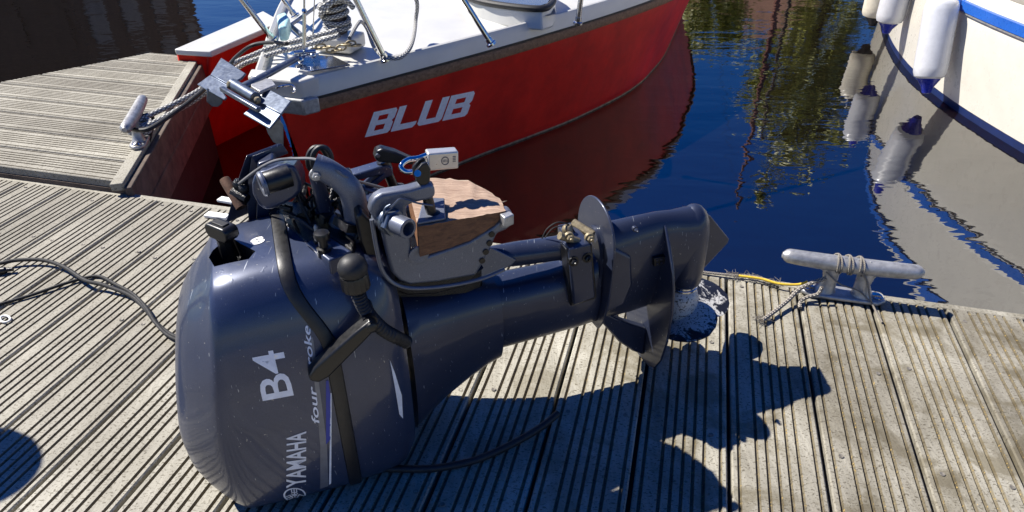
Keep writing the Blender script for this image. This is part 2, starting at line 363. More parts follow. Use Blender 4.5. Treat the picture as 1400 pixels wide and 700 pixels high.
base = plank_mesh(prof, pmats, lambda x: V0, lambda x: EDGE_V-0.028, lambda x, v, z: (x, v, z)).build('plank', ['plank', 'groove'], dock, world=False, ang=20)
for k in range(-24, 13):
    o = base if k == -24 else base.copy()
    if k != -24: col.objects.link(o)
    o.parent = dock; q = UV(0.194+PITCH_U*k, 0, random.uniform(-0.0012, 0.0012)); o.location = tuple(q); o.rotation_euler = (0, 0, -TD)
eb = MB(); eb.box(UV((u0+u1)/2, EDGE_V-0.013, -0.03), (u1-u0, 0.024, 0.056), DE, DV); eb.build('edge_board', 'plank_pale', dock, bevel=0.003)
sm = MB(); sm.lathe([(0.0, 0.0001), (0.0032, 0.0002), (0.0042, 0.0008), (0.0050, 0.0008), (0.0056, -0.0006)], (0, 0, 0), (0, 0, 1), 12, caps=False)
scr0 = None
for v in (0.49, 0.794, 1.095, 1.395, 1.66):
    for k in range(-13, 6):
        for fr in (0.195, 0.82):
            if random.random() < 0.45: continue
            q = UV(0.194+PITCH_U*(k+fr)+random.uniform(-.006, .006), v+random.uniform(-.02, .02), 0.0008)
            if scr0 is None: o = scr0 = sm.build('screw', 'screw', dock, world=False)
            else: o = scr0.copy(); col.objects.link(o)
            o.parent = dock; o.location = tuple(q)

# ---- finger pier at the left (boards run along the dock edge)
FZ = 0.045
fp = [onz(165, 252, FZ), onz(272, 80, FZ), onz(215, 70, FZ), onz(0, 112, FZ)]
fuv = [(p@DE, p@DV) for p in fp]
ldu = (fuv[3][0]-fuv[2][0])/(fuv[3][1]-fuv[2][1])
vN = EDGE_V-0.012; vF = fuv[2][1]
def redge(v): return np.interp(v, [vN, fuv[1][1], fuv[2][1]], [fuv[0][0], fuv[1][0], fuv[2][0]])
def ledge(v): return max(-6.0, fuv[2][0]+(v-fuv[2][1])*ldu)
outline = [(fuv[2][0]+(vN-fuv[2][1])*ldu, vN), (redge(vN), vN), fuv[1], fuv[2]]
pb = MB(); pb.hull([UV(u, v, FZ-0.03) for u, v in outline], [UV(u, v, -0.22) for u, v in outline])
pier = pb.build('finger_pier', 'fascia'); pier['kind'] = 'structure'
co_ = np.mean(np.array(outline), axis=0); ins = [(co_[0]+(u-co_[0])*.96, co_[1]+(v-co_[1])*.96) for u, v in outline]
pq = MB(); pq.hull([UV(u, v, -0.221) for u, v in ins], [UV(u, v, -0.75) for u, v in ins]); pq.build('added_pontoon', 'under', pier)  # dark block added under the pier to darken the reflection beside it
PW = 0.150; k = 0; prof2, pm2 = plank_profile(PW, 0.005, 0.0065)
while True:
    a = vN+k*PW
    if a+0.03 > vF: break
    hiu = lambda x, a=a: redge(min(a+x, vF))-0.045
    lou = lambda x, a=a: min(ledge(min(a+x, vF))+0.004, redge(min(a+x, vF))-0.05)
    pf = [(x, z) for x, z in prof2]
    if a+PW > vF: pf = [(x*(vF-a)/PW, z) for x, z in prof2]
    plank_mesh(pf, pm2, lou, hiu, lambda x, u, z, a=a: UV(u, a+x, FZ+z)).build('plank', ['plank', 'groove'], pier, ang=20)
    k += 1
R0, R1 = UV(redge(vN), vN, 0), UV(*fuv[1], 0); rd = nrm(R1-R0); rn = np.array([rd[1], -rd[0], 0])
tb = MB(); zf = np.array([0, 0, FZ+0.002])
tb.box((R0+R1)/2-rn*0.022+np.array([0, 0, FZ-0.012]), (np.linalg.norm(R1-R0)+0.02, 0.042, 0.028), rd, rn); tb.build('edge_board', 'plank_pale', pier, bevel=0.003)
for z in (-0.04, -0.155):
    fb = MB(); fb.box((R0+R1)/2+rn*0.012+np.array([0, 0, FZ-0.03+z]), (np.linalg.norm(R1-R0)+0.03, 0.024, 0.112), rd, rn); fb.build('fascia_board', 'fascia', pier, bevel=0.004)

# ---- far bank, seen only mirrored in the water
qb = MB(); qb.box((0, 45, -0.1), (140, 30, 1.0)); o = qb.build('quay', 'quay'); o['kind'] = 'structure'

def house(name, label, x0, x1, y0, depth, hw, hr, wall, roofmat, floors, cols):
    t = thing(name, label, 'house', ((x0+x1)/2, y0, 0.4))
    b = MB(); b.box(((x0+x1)/2, y0+depth/2, 0.4+hw/2), (x1-x0, depth, hw)); b.build('wall', wall, t)
    r = MB(); e = 0.4
    if hr > 0:
        r.hull([(x0-e, y0+depth/2-.02, 0.4+hw+hr), (x1+e, y0+depth/2-.02, 0.4+hw+hr), (x1+e, y0+depth/2+.02, 0.4+hw+hr), (x0-e, y0+depth/2+.02, 0.4+hw+hr)],
               [(x0-e, y0-e, 0.4+hw+.01), (x1+e, y0-e, 0.4+hw+.01), (x1+e, y0+depth+e, 0.4+hw+.01), (x0-e, y0+depth+e, 0.4+hw+.01)])
    else: r.box(((x0+x1)/2, y0+depth/2, 0.4+hw+0.15), (x1-x0+0.6, depth+0.6, 0.3))
    rf = r.build('roof', roofmat, t)
    if hr > 0:      # rows of pantiles
        for i in range(16):
            fz = (i+0.3)/16.5; tl = MB()
            tl.tube([(x0-e, y0-e+(depth/2+e)*fz, 0.4+hw+hr*fz+.04), (x1+e, y0-e+(depth/2+e)*fz, 0.4+hw+hr*fz+.04)], 0.07, 6); tl.build('tile_row', roofmat, rf)
    for fl in range(floors):
        for c in range(cols):
            wx = x0+(x1-x0)*(c+0.5)/cols; wz = 0.4+hw*(fl+0.55)/floors; fr = MB()
            fr.box((wx, y0-0.03, wz), (1.25, 0.10, 1.75)); f = fr.build('window', 'brick_dark', t)
            pn = MB(); pn.box((wx, y0-0.09, wz), (1.05, 0.04, 1.55)); pn.build('pane', 'pane', f)
        for c in range(4 if floors > 1 else 0):
            wy = y0+depth*(c+0.5)/4; wz = 0.4+hw*(fl+0.62)/floors; fr = MB(); fr.box((x1+.03, wy, wz), (.10, 1.5, 2.2)); f = fr.build('window', 'facade', t)
            pn = MB(); pn.box((x1+.09, wy, wz), (.04, 1.25, 1.95)); pn.build('pane', 'pane', f)
    return t
house('warehouse', 'tall dark brick warehouse mirrored in the water beyond the finger pier', -46, -19.2, 31, 12, 13.5, 0, 'brick_dark', 'brick_dark', 4, 13)
house('tiled_house', 'low house with red brown tiled roof mirrored in the water', 2.5, 14.0, 32, 8, 3.2, 3.6, 'facade', 'roof_tile', 1, 5)
def tree(name, label, x, y, h, cr, zc, n, sx=1.0):
    t = thing(name, label, 'tree', (x, y, 0.4)); tr = MB()
    tr.tube([(x, y, 0.4), (x+.1, y, h*.35), (x-.1, y+.1, h*.65), (x, y, h*.92)], [0.22, 0.17, 0.11, 0.03], 8)
    for i in range(9):
        a = random.uniform(0, 6.28); z = h*random.uniform(.35, .75); rr = cr*random.uniform(.5, .85)
        tr.tube([(x, y, z), (x+math.cos(a)*rr*.5*sx, y+math.sin(a)*rr*.5, z+.5), (x+math.cos(a)*rr*sx, y+math.sin(a)*rr, z+.9)], [.07, .045, .015], 5)
    tr.build('trunk', 'bark', t); cb = MB()
    cl = [(np.array([x, y, zc])+np.array([random.gauss(0, cr*.42)*sx, random.gauss(0, cr*.42), random.gauss(0, (h-zc)*.50)]), random.uniform(.25, .6)) for _ in range(60)]
    for i in range(n):
        c, r = random.choice(cl); p = c+np.array([random.gauss(0, r) for _ in range(3)])*0.6; a = nrm([random.gauss(0, 1) for _ in range(3)]); b = nrm(np.cross(a, [random.gauss(0, 1) for _ in range(3)])); s_ = random.uniform(.09, .19)
        cb.add([p-a*s_, p+b*s_*.6, p+a*s_, p-b*s_*.6], [(0, 1, 2, 3)])
    cb.build('crown', 'leaf', t)
tree('tree', 'loose yellow green tree mirrored in the water between the two boats', 10.4, 23.6, 8.4, 2.6, 5.2, 6500, .55)
tree('tree', 'smaller yellow green tree mirrored beside the red boat', 7.4, 26.0, 5.2, 1.3, 4.0, 2200)
# a moored ketch whose two masts are mirrored in the water
kt = thing('sailing_boat', 'small sailing boat with brown masts mirrored in the water', 'boat', (6.2, 16.2, WATER_Z))
hb = MB(); rr = []
for i in range(13):
    t = i/12; x = 6.2+(t-.5)*4.2; bw = 0.75*math.sin(math.pi*min(1, .15+t*.85))**.6; rr.append([(x, 16.2+bw*math.cos(q), -0.15+(0.28 if math.sin(q) > 0 else .5)*math.sin(q)*(1 if math.sin(q) < 0 else 1)) for q in np.linspace(0, 2*math.pi, 14, endpoint=False)])
hb.loft(rr); hb.build('hull', 'mast_brown', kt)
mm_ = MB(); mm_.tube([(6.05, 16.2, 0), (6.05, 16.2, 6.9)], [.075, .045], 8); mm_.build('mast', 'mast_brown', kt)
mm_ = MB(); mm_.tube([(6.32, 16.2, 0), (6.32, 16.2, 4.6)], [.05, .035], 8); mm_.build('mast', 'bark', kt)
for q in ((4.2, 16.2, .1), (8.2, 16.2, .1)):
    mm_ = MB(); mm_.tube([q, (6.05, 16.2, 6.8)], .012, 5); mm_.build('stay', 'steel', kt)
rb = MB(); rb.box((7.3, 16.2, 0.55), (1.6, .9, .55)); rb.build('cabin', 'red_hull', kt, bevel=.06)

# unseen domed post, added to cast the round shadow at the left
PH = 0.92; tip = onz(-28, 640, 0)[:2]-SUN_DIR*(PH-0.08)/math.tan(SUN_ELEV)
mp = thing('shadow_post', 'unseen domed wooden post added to cast the round shadow at the left', 'post', (tip[0], tip[1], 0))
q = MB(); q.lathe([(0.085, -0.3), (0.085, PH-0.12)], (*tip, 0), (0, 0, 1), 24); q.build('pile', 'post_wood', mp)
q = MB(); q.lathe([(0.098, PH-0.118), (0.098, PH-0.07), (0.085, PH-0.03), (0.05, PH-0.006), (0.01, PH)], (*tip, 0), (0, 0, 1), 24); q.build('cap', 'black_plastic', mp)

# ================================================================== OUTBOARD MOTOR (lies on its back, front upwards)
motor = thing('outboard_motor', 'grey blue outboard motor lying on its back on the dock boards', 'outboard motor', MP0, TH)
def mbuild(mb, name, mat, parent=None, **k): return mb.build(name, mat, parent or motor, world=False, **k)
def warp(p):       # the joint between the two cowls leans back across the front face; the top slopes towards the front
    a, z = p[0], p[2]; k = sstep((z-0.36)/0.13); wgt = sstep((a+0.95)/0.22)*(1-sstep((a+0.66)/0.08))
    top = (1-sstep((a+0.975)/0.16))*(0.062*max(0, (z-0.17)/0.28)**1.3+0.012*max(0, (0.12-z)/0.12)); return np.array([a-0.045*k*wgt+top, p[1], z])
def ring(a, w, zb, zf, n=9.0, taper=0.68, N=96, crown=0.010, grow=0.0, low=0.02, nb=5.5):
    out = []; zc = (zb+zf)/2; h = (zf-zb)/2+grow; w = w+grow
    for i in range(720):
        t = 2*math.pi*i/720; c, s_ = math.cos(t), math.sin(t); m = n if s_ > 0 else nb
        s = w*math.copysign(abs(c)**(2/m), c); z = zc+h*math.copysign(abs(s_)**(2/m), s_); k = (z-zc)/h
        s *= 1-(1-taper)*max(0, k)**2.2; s *= 1-low*max(0, -k)**2.0
        if k > 0: z += crown*(1-(s/w)**2)*k-.006*k*(abs(s)/w)**2
        out.append(L(a, s, z))
    P = np.array(out+[out[0]]); d = np.concatenate([[0], np.cumsum(np.linalg.norm(np.diff(P, axis=0), axis=1))]); tt = np.linspace(0, d[-1], N, endpoint=False)
    return [warp(np.array([np.interp(q, d, P[:, j]) for j in range(3)])) for q in tt]
SECT = [(-0.986, .052, .115, .36), (-0.984, .074, .085, .388), (-0.978, .091, .058, .412), (-0.965, .109, .032, .436), (-0.945, .130, .010, .455), (-0.925, .149, -.003, .466), (-0.917, .156, -.006, .469), (-0.910, .1605, -.008, .471), (-0.902, .163, -.009, .4725), (-0.88, .1645, -.010, .475), (-0.85, .167, -.010, .478), (-0.80, .169, -.010, .483), (-0.75, .171, -.010, .489), (-0.717, .171, -.010, .492)]
cw = MB(); cw.loft([ring(*s_) for s_ in SECT]); cowl = mbuild(cw, 'cowl', ['motor_paint', 'black_plastic'])
# recess round the starter handle, cut for real
rp = [(283, 356), (300, 344), (319, 334), (333, 346), (356, 360), (346, 370), (293, 375)]
cut = MB(); pts = [MZ(x, y, 0.475) for x, y in rp]; cen = sum(pts)/len(pts)
cut.hull([np.array([p[0], p[1], 0.56]) for p in pts], [np.array([*(cen+(p-cen)*0.86)[:2], 0.448]) for p in pts], mi=0)
cutter = mbuild(cut, 'cutter', 'black_plastic')
bpy.context.view_layer.update()
bo = cowl.modifiers.new('cut', 'BOOLEAN'); bo.operation = 'DIFFERENCE'; bo.object = cutter; bo.solver = 'EXACT'; bo.material_mode = 'TRANSFER'
bpy.context.view_layer.update()
ne = bpy.data.meshes.new_from_object(cowl.evaluated_get(bpy.context.evaluated_depsgraph_get()))
cowl.modifiers.clear(); cowl.data = ne; ne.shade_smooth(); ne.set_sharp_from_angle(angle=math.radians(35)); bpy.data.objects.remove(cutter)
gb = MB(); gb.loft([ring(-0.7165, .171, -.009, .492, grow=-.004), ring(-0.716, .171, -.009, .492, grow=.0025), ring(-0.713, .171, -.009, .492, grow=.004), ring(-0.697, .171, -.009, .492, grow=.004), ring(-0.694, .171, -.009, .492, grow=.0025), ring(-0.6935, .171, -.009, .492, grow=-.004)]); mbuild(gb, 'gasket_band', 'band')
lc = MB(); lc.loft([ring(-0.693, .170, -.009, .491, grow=-.001), ring(-0.66, .168, -.008, .490), ring(-0.62, .162, -.004, .484), ring(-0.600, .156, .004, .472), ring(-0.588, .145, .020, .455), ring(-0.577, .132, .038, .435)]); lower = mbuild(lc, 'lower_cowl', 'motor_paint')
# leg housing
def nring(a, w, zb, zf, n=8.0, N=64, taper=.72): return [L(p[0], -p[1], p[2]) for p in ring(a, w, zb, zf, n, taper, N, 0.0, low=.25, nb=6.0)]
nk = MB(); nk.loft([nring(-.5665, .128, .042, .36), nring(-.5655, .126, .045, .365), nring(-.54, .115, .062, .358), nring(-.50, .100, .090, .348), nring(-.45, .086, .116, .340), nring(-.40, .074, .138, .332), nring(-.372, .069, .146, .327)]); mbuild(nk, 'upper_leg_housing', 'leg_paint')
nk = MB(); nk.loft([nring(-.3715, .057, .164, .318), nring(-.33, .056, .165, .316), nring(-.25, .054, .168, .316), nring(-.19, .052, .170, .320), nring(-.15, .050, .172, .345)]); mbuild(nk, 'leg_housing', 'leg_paint')
# recessed mount cover with bolts
blk = [(776, 338), (806, 331), (813, 405), (783, 416)]
q = MB(); pp = [MS(x, y, .060) for x, y in [(774, 341), (809, 333), (815, 407), (780, 418)]]; q.hull([p+np.array([0, -.003, 0]) for p in pp], [p+np.array([0, .03, 0]) for p in pp]); mbuild(q, 'mount_recess', 'black_plastic', bevel=.002)
q = MB(); pp = [MS(x, y, .066) for x, y in blk]; q.hull([p+np.array([0, -.006, 0]) for p in pp], [p+np.array([0, .03, 0]) for p in pp]); mc = mbuild(q, 'mount_cover', 'leg_paint', bevel=.004)
q = MB(); pp = [MS(x, y, .050) for x, y in [(780, 330), (804, 325), (807, 345), (782, 350)]]; q.hull([p+np.array([0, -.004, 0]) for p in pp], [p+np.array([0, .07, 0]) for p in pp]); mbuild(q, 'mount_head', 'leg_paint', bevel=.005)
def bolt(x, y, s, r=.0075, parent=None, mat='black_plastic', ax=(0, -1, 0)):
    c = MS(x, y, s); q = MB(); q.lathe([(r*1.45, -.004), (r*1.45, .002), (r*1.1, .0025)], c, ax, 16); q.lathe([(r, .002), (r, .008), (r*.8, .0095)], c, ax, 6); q.lathe([(r*.5, .0094), (r*.45, .013)], c, ax, 10); return mbuild(q, 'bolt', mat, parent)
bolt(784, 357, .072, parent=mc); bolt(803, 352, .072, parent=mc)
for (x, y) in ((778, 324), (806, 325)): bolt(x, y, .055, .007, mat='brass_dirt')
q = MB(); q.tube([MS(765, 322, .05), MS(790, 330, .05)], .008, 10); q.tube([MS(768, 312, -.02), MS(800, 320, .0)], .009, 10); q.tube([MS(783, 305, -.01), MS(810, 322, .03)], .010, 10); q.ball(MS(776, 314, .02), .012, 12); mbuild(q, 'mount_linkage', 'brass_dirt')
q = MB(); q.tube(smooth_path([MS(741, 326, .02), MS(748, 313, .02), MS(762, 304, .02), MS(777, 307, .02), MS(786, 318, .03)]), .0016, 6); q.tube(smooth_path([MS(745, 325, .0), MS(756, 312, .0), MS(772, 309, .0), MS(781, 314, .0)]), .0013, 6); mbuild(q, 'earth_wire', 'cord_black')
# swivel tube
q = MB(); A0, A1 = MS(668, 352, 0), MS(770, 338, 0); ax = nrm(A1-A0); ln = np.linalg.norm(A1-A0)
q.lathe([(.019, -.03), (.022, .0), (.0235, .03), (.025, .06), (.0255, ln-.012), (.0275, ln-.008), (.0275, ln), (.015, ln+.004)], A0, ax, 28); mbuild(q, 'swivel_tube', 'leg_paint')
q = MB(); q.hull([MS(x, y, .03) for x, y in [(655, 352), (672, 338), (706, 355), (700, 362), (650, 388)]], [MS(x, y, .012) for x, y in [(655, 352), (672, 338), (706, 355), (700, 362), (650, 388)]]); mbuild(q, 'swivel_fin', 'alu_paint', bevel=.002)

# ---- gearcase, plates, skeg, propeller
def lens(a, w, z0, z1, N=36, e=1.0):   # streamlined horizontal slice: z runs along the water flow
    out = []
    for i in range(N):
        t = 2*math.pi*i/N; zz = (z0+z1)/2+(z1-z0)/2*math.cos(t); k = (z1-zz)/(z1-z0+1e-9)
        out.append(L(a, math.copysign(w*(4*k*(1-k))**0.5*(1.15-.5*k) if 0 < k < 1 else 0, math.sin(t))*1.0, zz))
    return out
g = MB(); g.loft([lens(-.155, .050, .160, .398), lens(-.10, .044, .155, .402), lens(-.05, .039, .155, .404), lens(-.005, .036, .160, .405), lens(.03, .034, .185, .402), lens(.06, .040, .20, .402), lens(.088, .043, .205, .402)]); mbuild(g, 'gearcase', 'leg_paint')
TA = .088
g = MB(); g.lathe([(.003, .405), (.014, .401), (.026, .389), (.034, .370), (.039, .34), (.0405, .30), (.0405, .25), (.039, .215), (.036, .208), (.034, .206)], L(TA, 0, 0), (0, 0, 1), 36); tor = mbuild(g, 'torpedo', 'leg_paint')
g = MB(); g.lathe([(.031, .2065), (.031, .200), (.0335, .198), (.0335, .194), (.030, .192)], L(TA, 0, 0), (0, 0, 1), 32); mbuild(g, 'hub_ring', 'steel')
g = MB(); sk = [(TA+.015, .385), (TA+.04, .372), (TA+.105, .298), (TA+.103, .288), (TA+.035, .222), (TA+.015, .215)]
g.prism(sk, lambda a, z, h: L(a, h*(1-.75*max(0, (a-TA-.03)/.08)), z), -.006, .006); mbuild(g, 'skeg', 'leg_paint', bevel=.0015)
def plate(name, a, th, pts, mat='leg_paint'):
    full = [(s, z) for s, z in pts]+[(-s, z) for s, z in reversed(pts) if s > 0]
    q = MB(); q.prism(full, lambda s, z, h: L(a+h, s, z), 0, th); return mbuild(q, name, mat, bevel=.0018)
arc = [(.084*math.sin(t), .376+.084*math.cos(t)) for t in np.linspace(0, math.pi/2, 12)]
plate('splash_plate', -.148, .005, arc+[(.084, .33), (.079, .26), (.066, .20), (.045, .165), (.0, .16)])
arc = [(.070*math.sin(t), .345+.060*math.cos(t)) for t in np.linspace(0.25, math.pi/2, 8)]
plate('cavitation_plate', .000, .006, [(0, .398), (.026, .382), (.052, .345), (.074, .305), (.088, .26), (.095, .20), (.093, .12), (.082, .06), (.062, .020), (.036, .006), (0, .004)])
g = MB(); g.prism([(-.145, .20), (-.06, .135), (.0, .10), (.0, .02), (-.03, .04), (-.07, .08), (-.12, .15)], lambda a, z, h: L(a, h, z), -.012, .012); mbuild(g, 'exhaust_fin', 'leg_paint', bevel=.004)
g = MB(); g.prism([(-.148, .385), (-.085, .34), (-.075, .27), (-.09, .22), (-.148, .20)], lambda a, z, h: L(a, h, z), .036, .050); mbuild(g, 'case_shoulder', 'leg_paint', bevel=.006)
g = MB(); pp = [MS(x, y, .042) for x, y in [(894, 353), (914, 349), (914, 359), (894, 364)]]; g.hull([p+np.array([0, -.0015, 0]) for p in pp], [p+np.array([0, .02, 0]) for p in pp]); wi = mbuild(g, 'water_inlet', 'black_plastic', bevel=.001)
for i in range(3):
    for j in range(2):
        c = (pp[0]*(1-(i+.7)/3.6)+pp[1]*((i+.7)/3.6))*(1-(j+.5)/2)+(pp[3]*(1-(i+.7)/3.6)+pp[2]*((i+.7)/3.6))*((j+.5)/2); q = MB(); q.box(c+np.array([0, -.0022, 0]), (.0045, .002, .0035)); mbuild(q, 'grille_bar', 'leg_paint', wi)
bolt(868, 313, .045, .004, mat='leg_paint')
pr = bpy.data.objects.new('propeller', None); col.objects.link(pr); pr.parent = motor; pr.location = tuple(L(TA, 0, 0)); ROOTM[pr] = Matrix.Translation(Vector(tuple(L(TA, 0, 0))))
PZ = .134
g = MB(); g.lathe([(.0285, .1915), (.035, .186), (.041, .165), (.041, .125), (.036, .108), (.024, .098), (.012, .092), (.006, .088)], L(TA, 0, 0), (0, 0, 1), 32); hub = g.build('hub', 'prop', pr)
for ang, RT in ((math.radians(92), .112), (math.radians(-20), .150), (math.radians(215), .085)):
    g = MB(); NR, NC = 12, 13; grid = []
    for side in (1, -1):
        for i in range(NR):
            t = i/(NR-1); r = .026+(RT-.026)*t; ch = (.050+.085*math.sin(math.pi*min(1, t*.62+.10)))*(1 if t < .68 else max(.42, math.sqrt(max(0, 1-((t-.68)/.345)**2)))); pit = math.radians(42-24*t)
            for j in range(NC):
                c = (j/(NC-1)-.5)*2; cc = c*ch*.62; az = ang+(cc*math.cos(pit)+.012*t*t)/max(r*1.12, .045); thk = .0042*(1-c*c)*(1-.7*t)+.0006
                grid.append(L(TA+r*math.cos(az), r*math.sin(az), PZ-cc*math.sin(pit)*.6-.010*t+side*thk))
    fs = []; S1 = NR*NC
    for i in range(NR-1):
        for j in range(NC-1):
            a = i*NC+j; fs += [(a, a+1, a+NC+1, a+NC), (S1+a, S1+a+NC, S1+a+NC+1, S1+a+1)]
    bd = [j for j in range(NC)]+[i*NC+NC-1 for i in range(1, NR)]+[(NR-1)*NC+j for j in range(NC-2, -1, -1)]+[i*NC for i in range(NR-2, 0, -1)]
    for k_ in range(len(bd)): a, b = bd[k_], bd[(k_+1) % len(bd)]; fs.append((a, b, S1+b, S1+a))
    g.add(grid, fs); g.build('blade', 'prop', pr, ang=60)

# ---- starter handle
hb_ = MZ(316, 362, .452); up = np.array([0, 0, 1.]); hd = nrm(np.array([MA[0]*0+.85, -.5, 0]))
ph = bpy.data.objects.new('starter_handle', None); col.objects.link(ph); ph.parent = motor; ph.location = tuple(hb_); ROOTM[ph] = Matrix.Translation(Vector(tuple(hb_)))
g = MB(); g.lathe([(.021, -.012), (.021, .010), (.0195, .013)], hb_, up, 20); g.build('seat_collar', 'black_plastic', ph)
g = MB(); g.lathe([(.0125, .012), (.0135, .02), (.0125, .05), (.014, .055)], hb_, up, 8); g.build('stem', 'black_plastic', ph)
tc = MZ(303, 310, .53); ta = nrm(MZ(319, 316, .53)-MZ(286, 303, .53)); tn = np.cross(up, ta)
g = MB(); g.prism([(-.027, -.004), (-.020, -.013), (.020, -.013), (.027, -.004), (.027, .008), (.021, .014), (-.021, .014), (-.027, .008)], lambda x, z, h: hb_+np.array([0, 0, .068])+ta*x+tn*h+up*z, -.0135, .0135); g.build('grip', 'black_plastic', ph, bevel=.003, seg=3)
g = MB(); g.box(hb_+np.array([0, 0, .083]), (.03, .013, .003), ta, tn); g.build('grip_inlay', 'rubber', ph, bevel=.001)
for (x, y) in ((354, 326), (367, 320)):
    c = MZ(x, y, .497); g = MB(); g.lathe([(.0062, -.01), (.0062, .0015), (.004, .003)], c, up, 14); mbuild(g, 'plug', 'black_plastic')

# ---- lever, hose, knob at the near side
la, lb = MS(506, 440, .182), MS(430, 512, .176); lx = nrm(lb-la)
g = MB(); nn = np.array([0, -1, 0]); ly = nrm(np.cross(nn, lx)); mid = (la+lb)/2
g.prism([(-.074, -.009), (-.04, -.0125), (.05, -.0165), (.068, -.013), (.073, -.004), (.069, .009), (.05, .0150), (-.04, .0115), (-.074, .009)], lambda x, y, h: mid+lx*x+ly*y+nn*h, -.012, .014); lv = mbuild(g, 'latch_lever', 'black_plastic', bevel=.004, seg=3)
g = MB(); g.tube([la-lx*.0, la+nn*-.05], .012, 14); g.lathe([(.009, 0), (.009, .018), (.006, .020)], la, nn, 12); mbuild(g, 'latch_pivot', 'black_plastic')
hp = smooth_path([MS(489, 398, .165), MS(495, 415, .166), MS(506, 432, .165), MS(522, 449, .158), MS(540, 460, .145), MS(556, 468, .125)], 14)
g = MB(); g.tube(hp, [.0105+.0018*math.cos(i*2*math.pi/3.0) for i in range(len(hp))], 16); mbuild(g, 'corrugated_hose', 'rubber', ang=80)
c = MS(482, 366, .165); g = MB(); g.ball(c, .0235, 20, sc=(1, 1, .92)); mbuild(g, 'hose_elbow', 'rubber')
g = MB(); ax = nrm(MS(490, 402, .165)-MS(483, 372, .165)); o_ = MS(483, 374, .165)
R_ = [[] for _ in range(4)]
for k_, (r, h) in enumerate([(.0205, 0), (.0215, .003), (.0215, .026), (.018, .030)]):
    bx_ = nrm(np.cross(ax, [0, 1, 0])); by_ = np.cross(ax, bx_)
    R_[k_] = [o_+ax*h+(r+(.0012 if i % 2 else 0))*(bx_*math.cos(2*math.pi*i/32)+by_*math.sin(2*math.pi*i/32)) for i in range(32)]
g.loft(R_); mbuild(g, 'hose_ferrule', 'black_plastic', ang=25)
c = MZ(443, 340, .506); g = MB(); g.lathe([(.012, -.012), (.012, .003), (.0075, .004), (.0075, .018), (.0125, .020), (.0135, .026), (.012, .031), (.005, .0325)], c, up, 18); mbuild(g, 'choke_knob', 'black_plastic')
c = MZ(434, 324, .508); g = MB(); g.lathe([(.006, -.01), (.006, .008), (.0035, .009), (.0035, .02), (.001, .024)], c, up, 10); mbuild(g, 'grease_nipple', 'alu')
# flat shelf plate that the knob stands on
g = MB(); pp = [MZ(x, y, .500) for x, y in [(418, 333), (446, 322), (482, 345), (450, 358)]]; g.hull([p+np.array([0, 0, .003]) for p in pp], [p-np.array([0, 0, .03]) for p in pp]); mbuild(g, 'front_shelf', 'motor_paint', bevel=.003)

# ---- front: tiller bracket, throttle end, carry handle, cables
g = MB(); rng = random.Random(3)
for i in range(40):
    a, s, z = rng.uniform(-.735, -.60), rng.uniform(-.135, .045), rng.uniform(.475, .525); X_ = nrm([rng.gauss(0, 1), rng.gauss(0, 1), rng.gauss(0, .3)]); Y_ = nrm(np.cross(X_, [rng.gauss(0, .3), rng.gauss(0, .3), 1])); Z_ = np.cross(X_, Y_)
    if i % 2: g.box(L(a, s, z), (rng.uniform(.015, .045), rng.uniform(.008, .022), rng.uniform(.006, .02)), X_, Y_, Z_)
    else: g.lathe([(.002, -.002), (.006, 0), (.007, .012), (.004, .014), (.004, rng.uniform(.018, .04))], L(a, s, z), X_, 9)
for i in range(16):
    p = L(rng.uniform(-.73, -.61), rng.uniform(-.13, .03), .50); g.tube(smooth_path([p, p+np.array([rng.uniform(-.02, .04), rng.uniform(-.04, .04), rng.uniform(.02, .05)]), p+np.array([rng.uniform(0, .07), rng.uniform(-.05, .05), .0])], 5), rng.uniform(.002, .0045), 6)
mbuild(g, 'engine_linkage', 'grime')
g = MB(); pp = [MZ(x, y, .500) for x, y in [(366, 290), (392, 276), (430, 276), (470, 296), (486, 330), (482, 344), (446, 321), (418, 332), (396, 312)]]; g.hull([p+np.array([0, 0, .0025]) for p in pp], [p-np.array([0, 0, .04]) for p in pp]); mbuild(g, 'dark_cavity_plate', 'grime', bevel=.004)  # raised plate, its dark colour stands in for the shaded, grimy engine cavity
def S_prism(name, px, s0, s1, mat, bevel=.003, parent=None, **k):
    q = MB(); pp = [MS(x, y, s1) for x, y in px]; q.hull([np.array([p[0], -s1, p[2]]) for p in pp], [np.array([p[0], -s0, p[2]]) for p in pp]); return mbuild(q, name, mat, parent, bevel=bevel, **k)
# open channel of the folded tiller arm
g = MB(); T1 = [(309, 303), (327, 240), (337, 212), (344, 213), (352, 224), (350, 302)]
outp = [MS(x, y, -.115) for x, y in T1]; bk = np.array([.055, .035, 0])
for i, j in ((0, 1), (1, 2), (2, 3), (3, 4)):
    a, b = outp[i], outp[j]; g.hull([a, b, b+bk, a+bk], [a-[.0, .0, .004], b-[0, 0, .004], b+bk-[0, 0, .004], a+bk-[0, 0, .004]])
g.hull([outp[3]+bk*0, outp[4], outp[5], outp[0]+(outp[5]-outp[0])*.75, outp[2]*.4+outp[0]*.6+np.array([.02, 0, 0])], [p+np.array([.003, .006, 0]) for p in [outp[3], outp[4], outp[5], outp[0]+(outp[5]-outp[0])*.75, outp[2]*.4+outp[0]*.6+np.array([.02, 0, 0])]])
mbuild(g, 'tiller_channel', 'leg_paint', bevel=.001)
g = MB(); pp = [MS(x, y, -.10) for x, y in [(352, 224), (372, 217), (377, 222), (384, 300), (350, 302)]]; g.hull(pp, [p+np.array([.004, .05, -.002]) for p in pp]); mbuild(g, 'tiller_arm', 'leg_paint', bevel=.003)
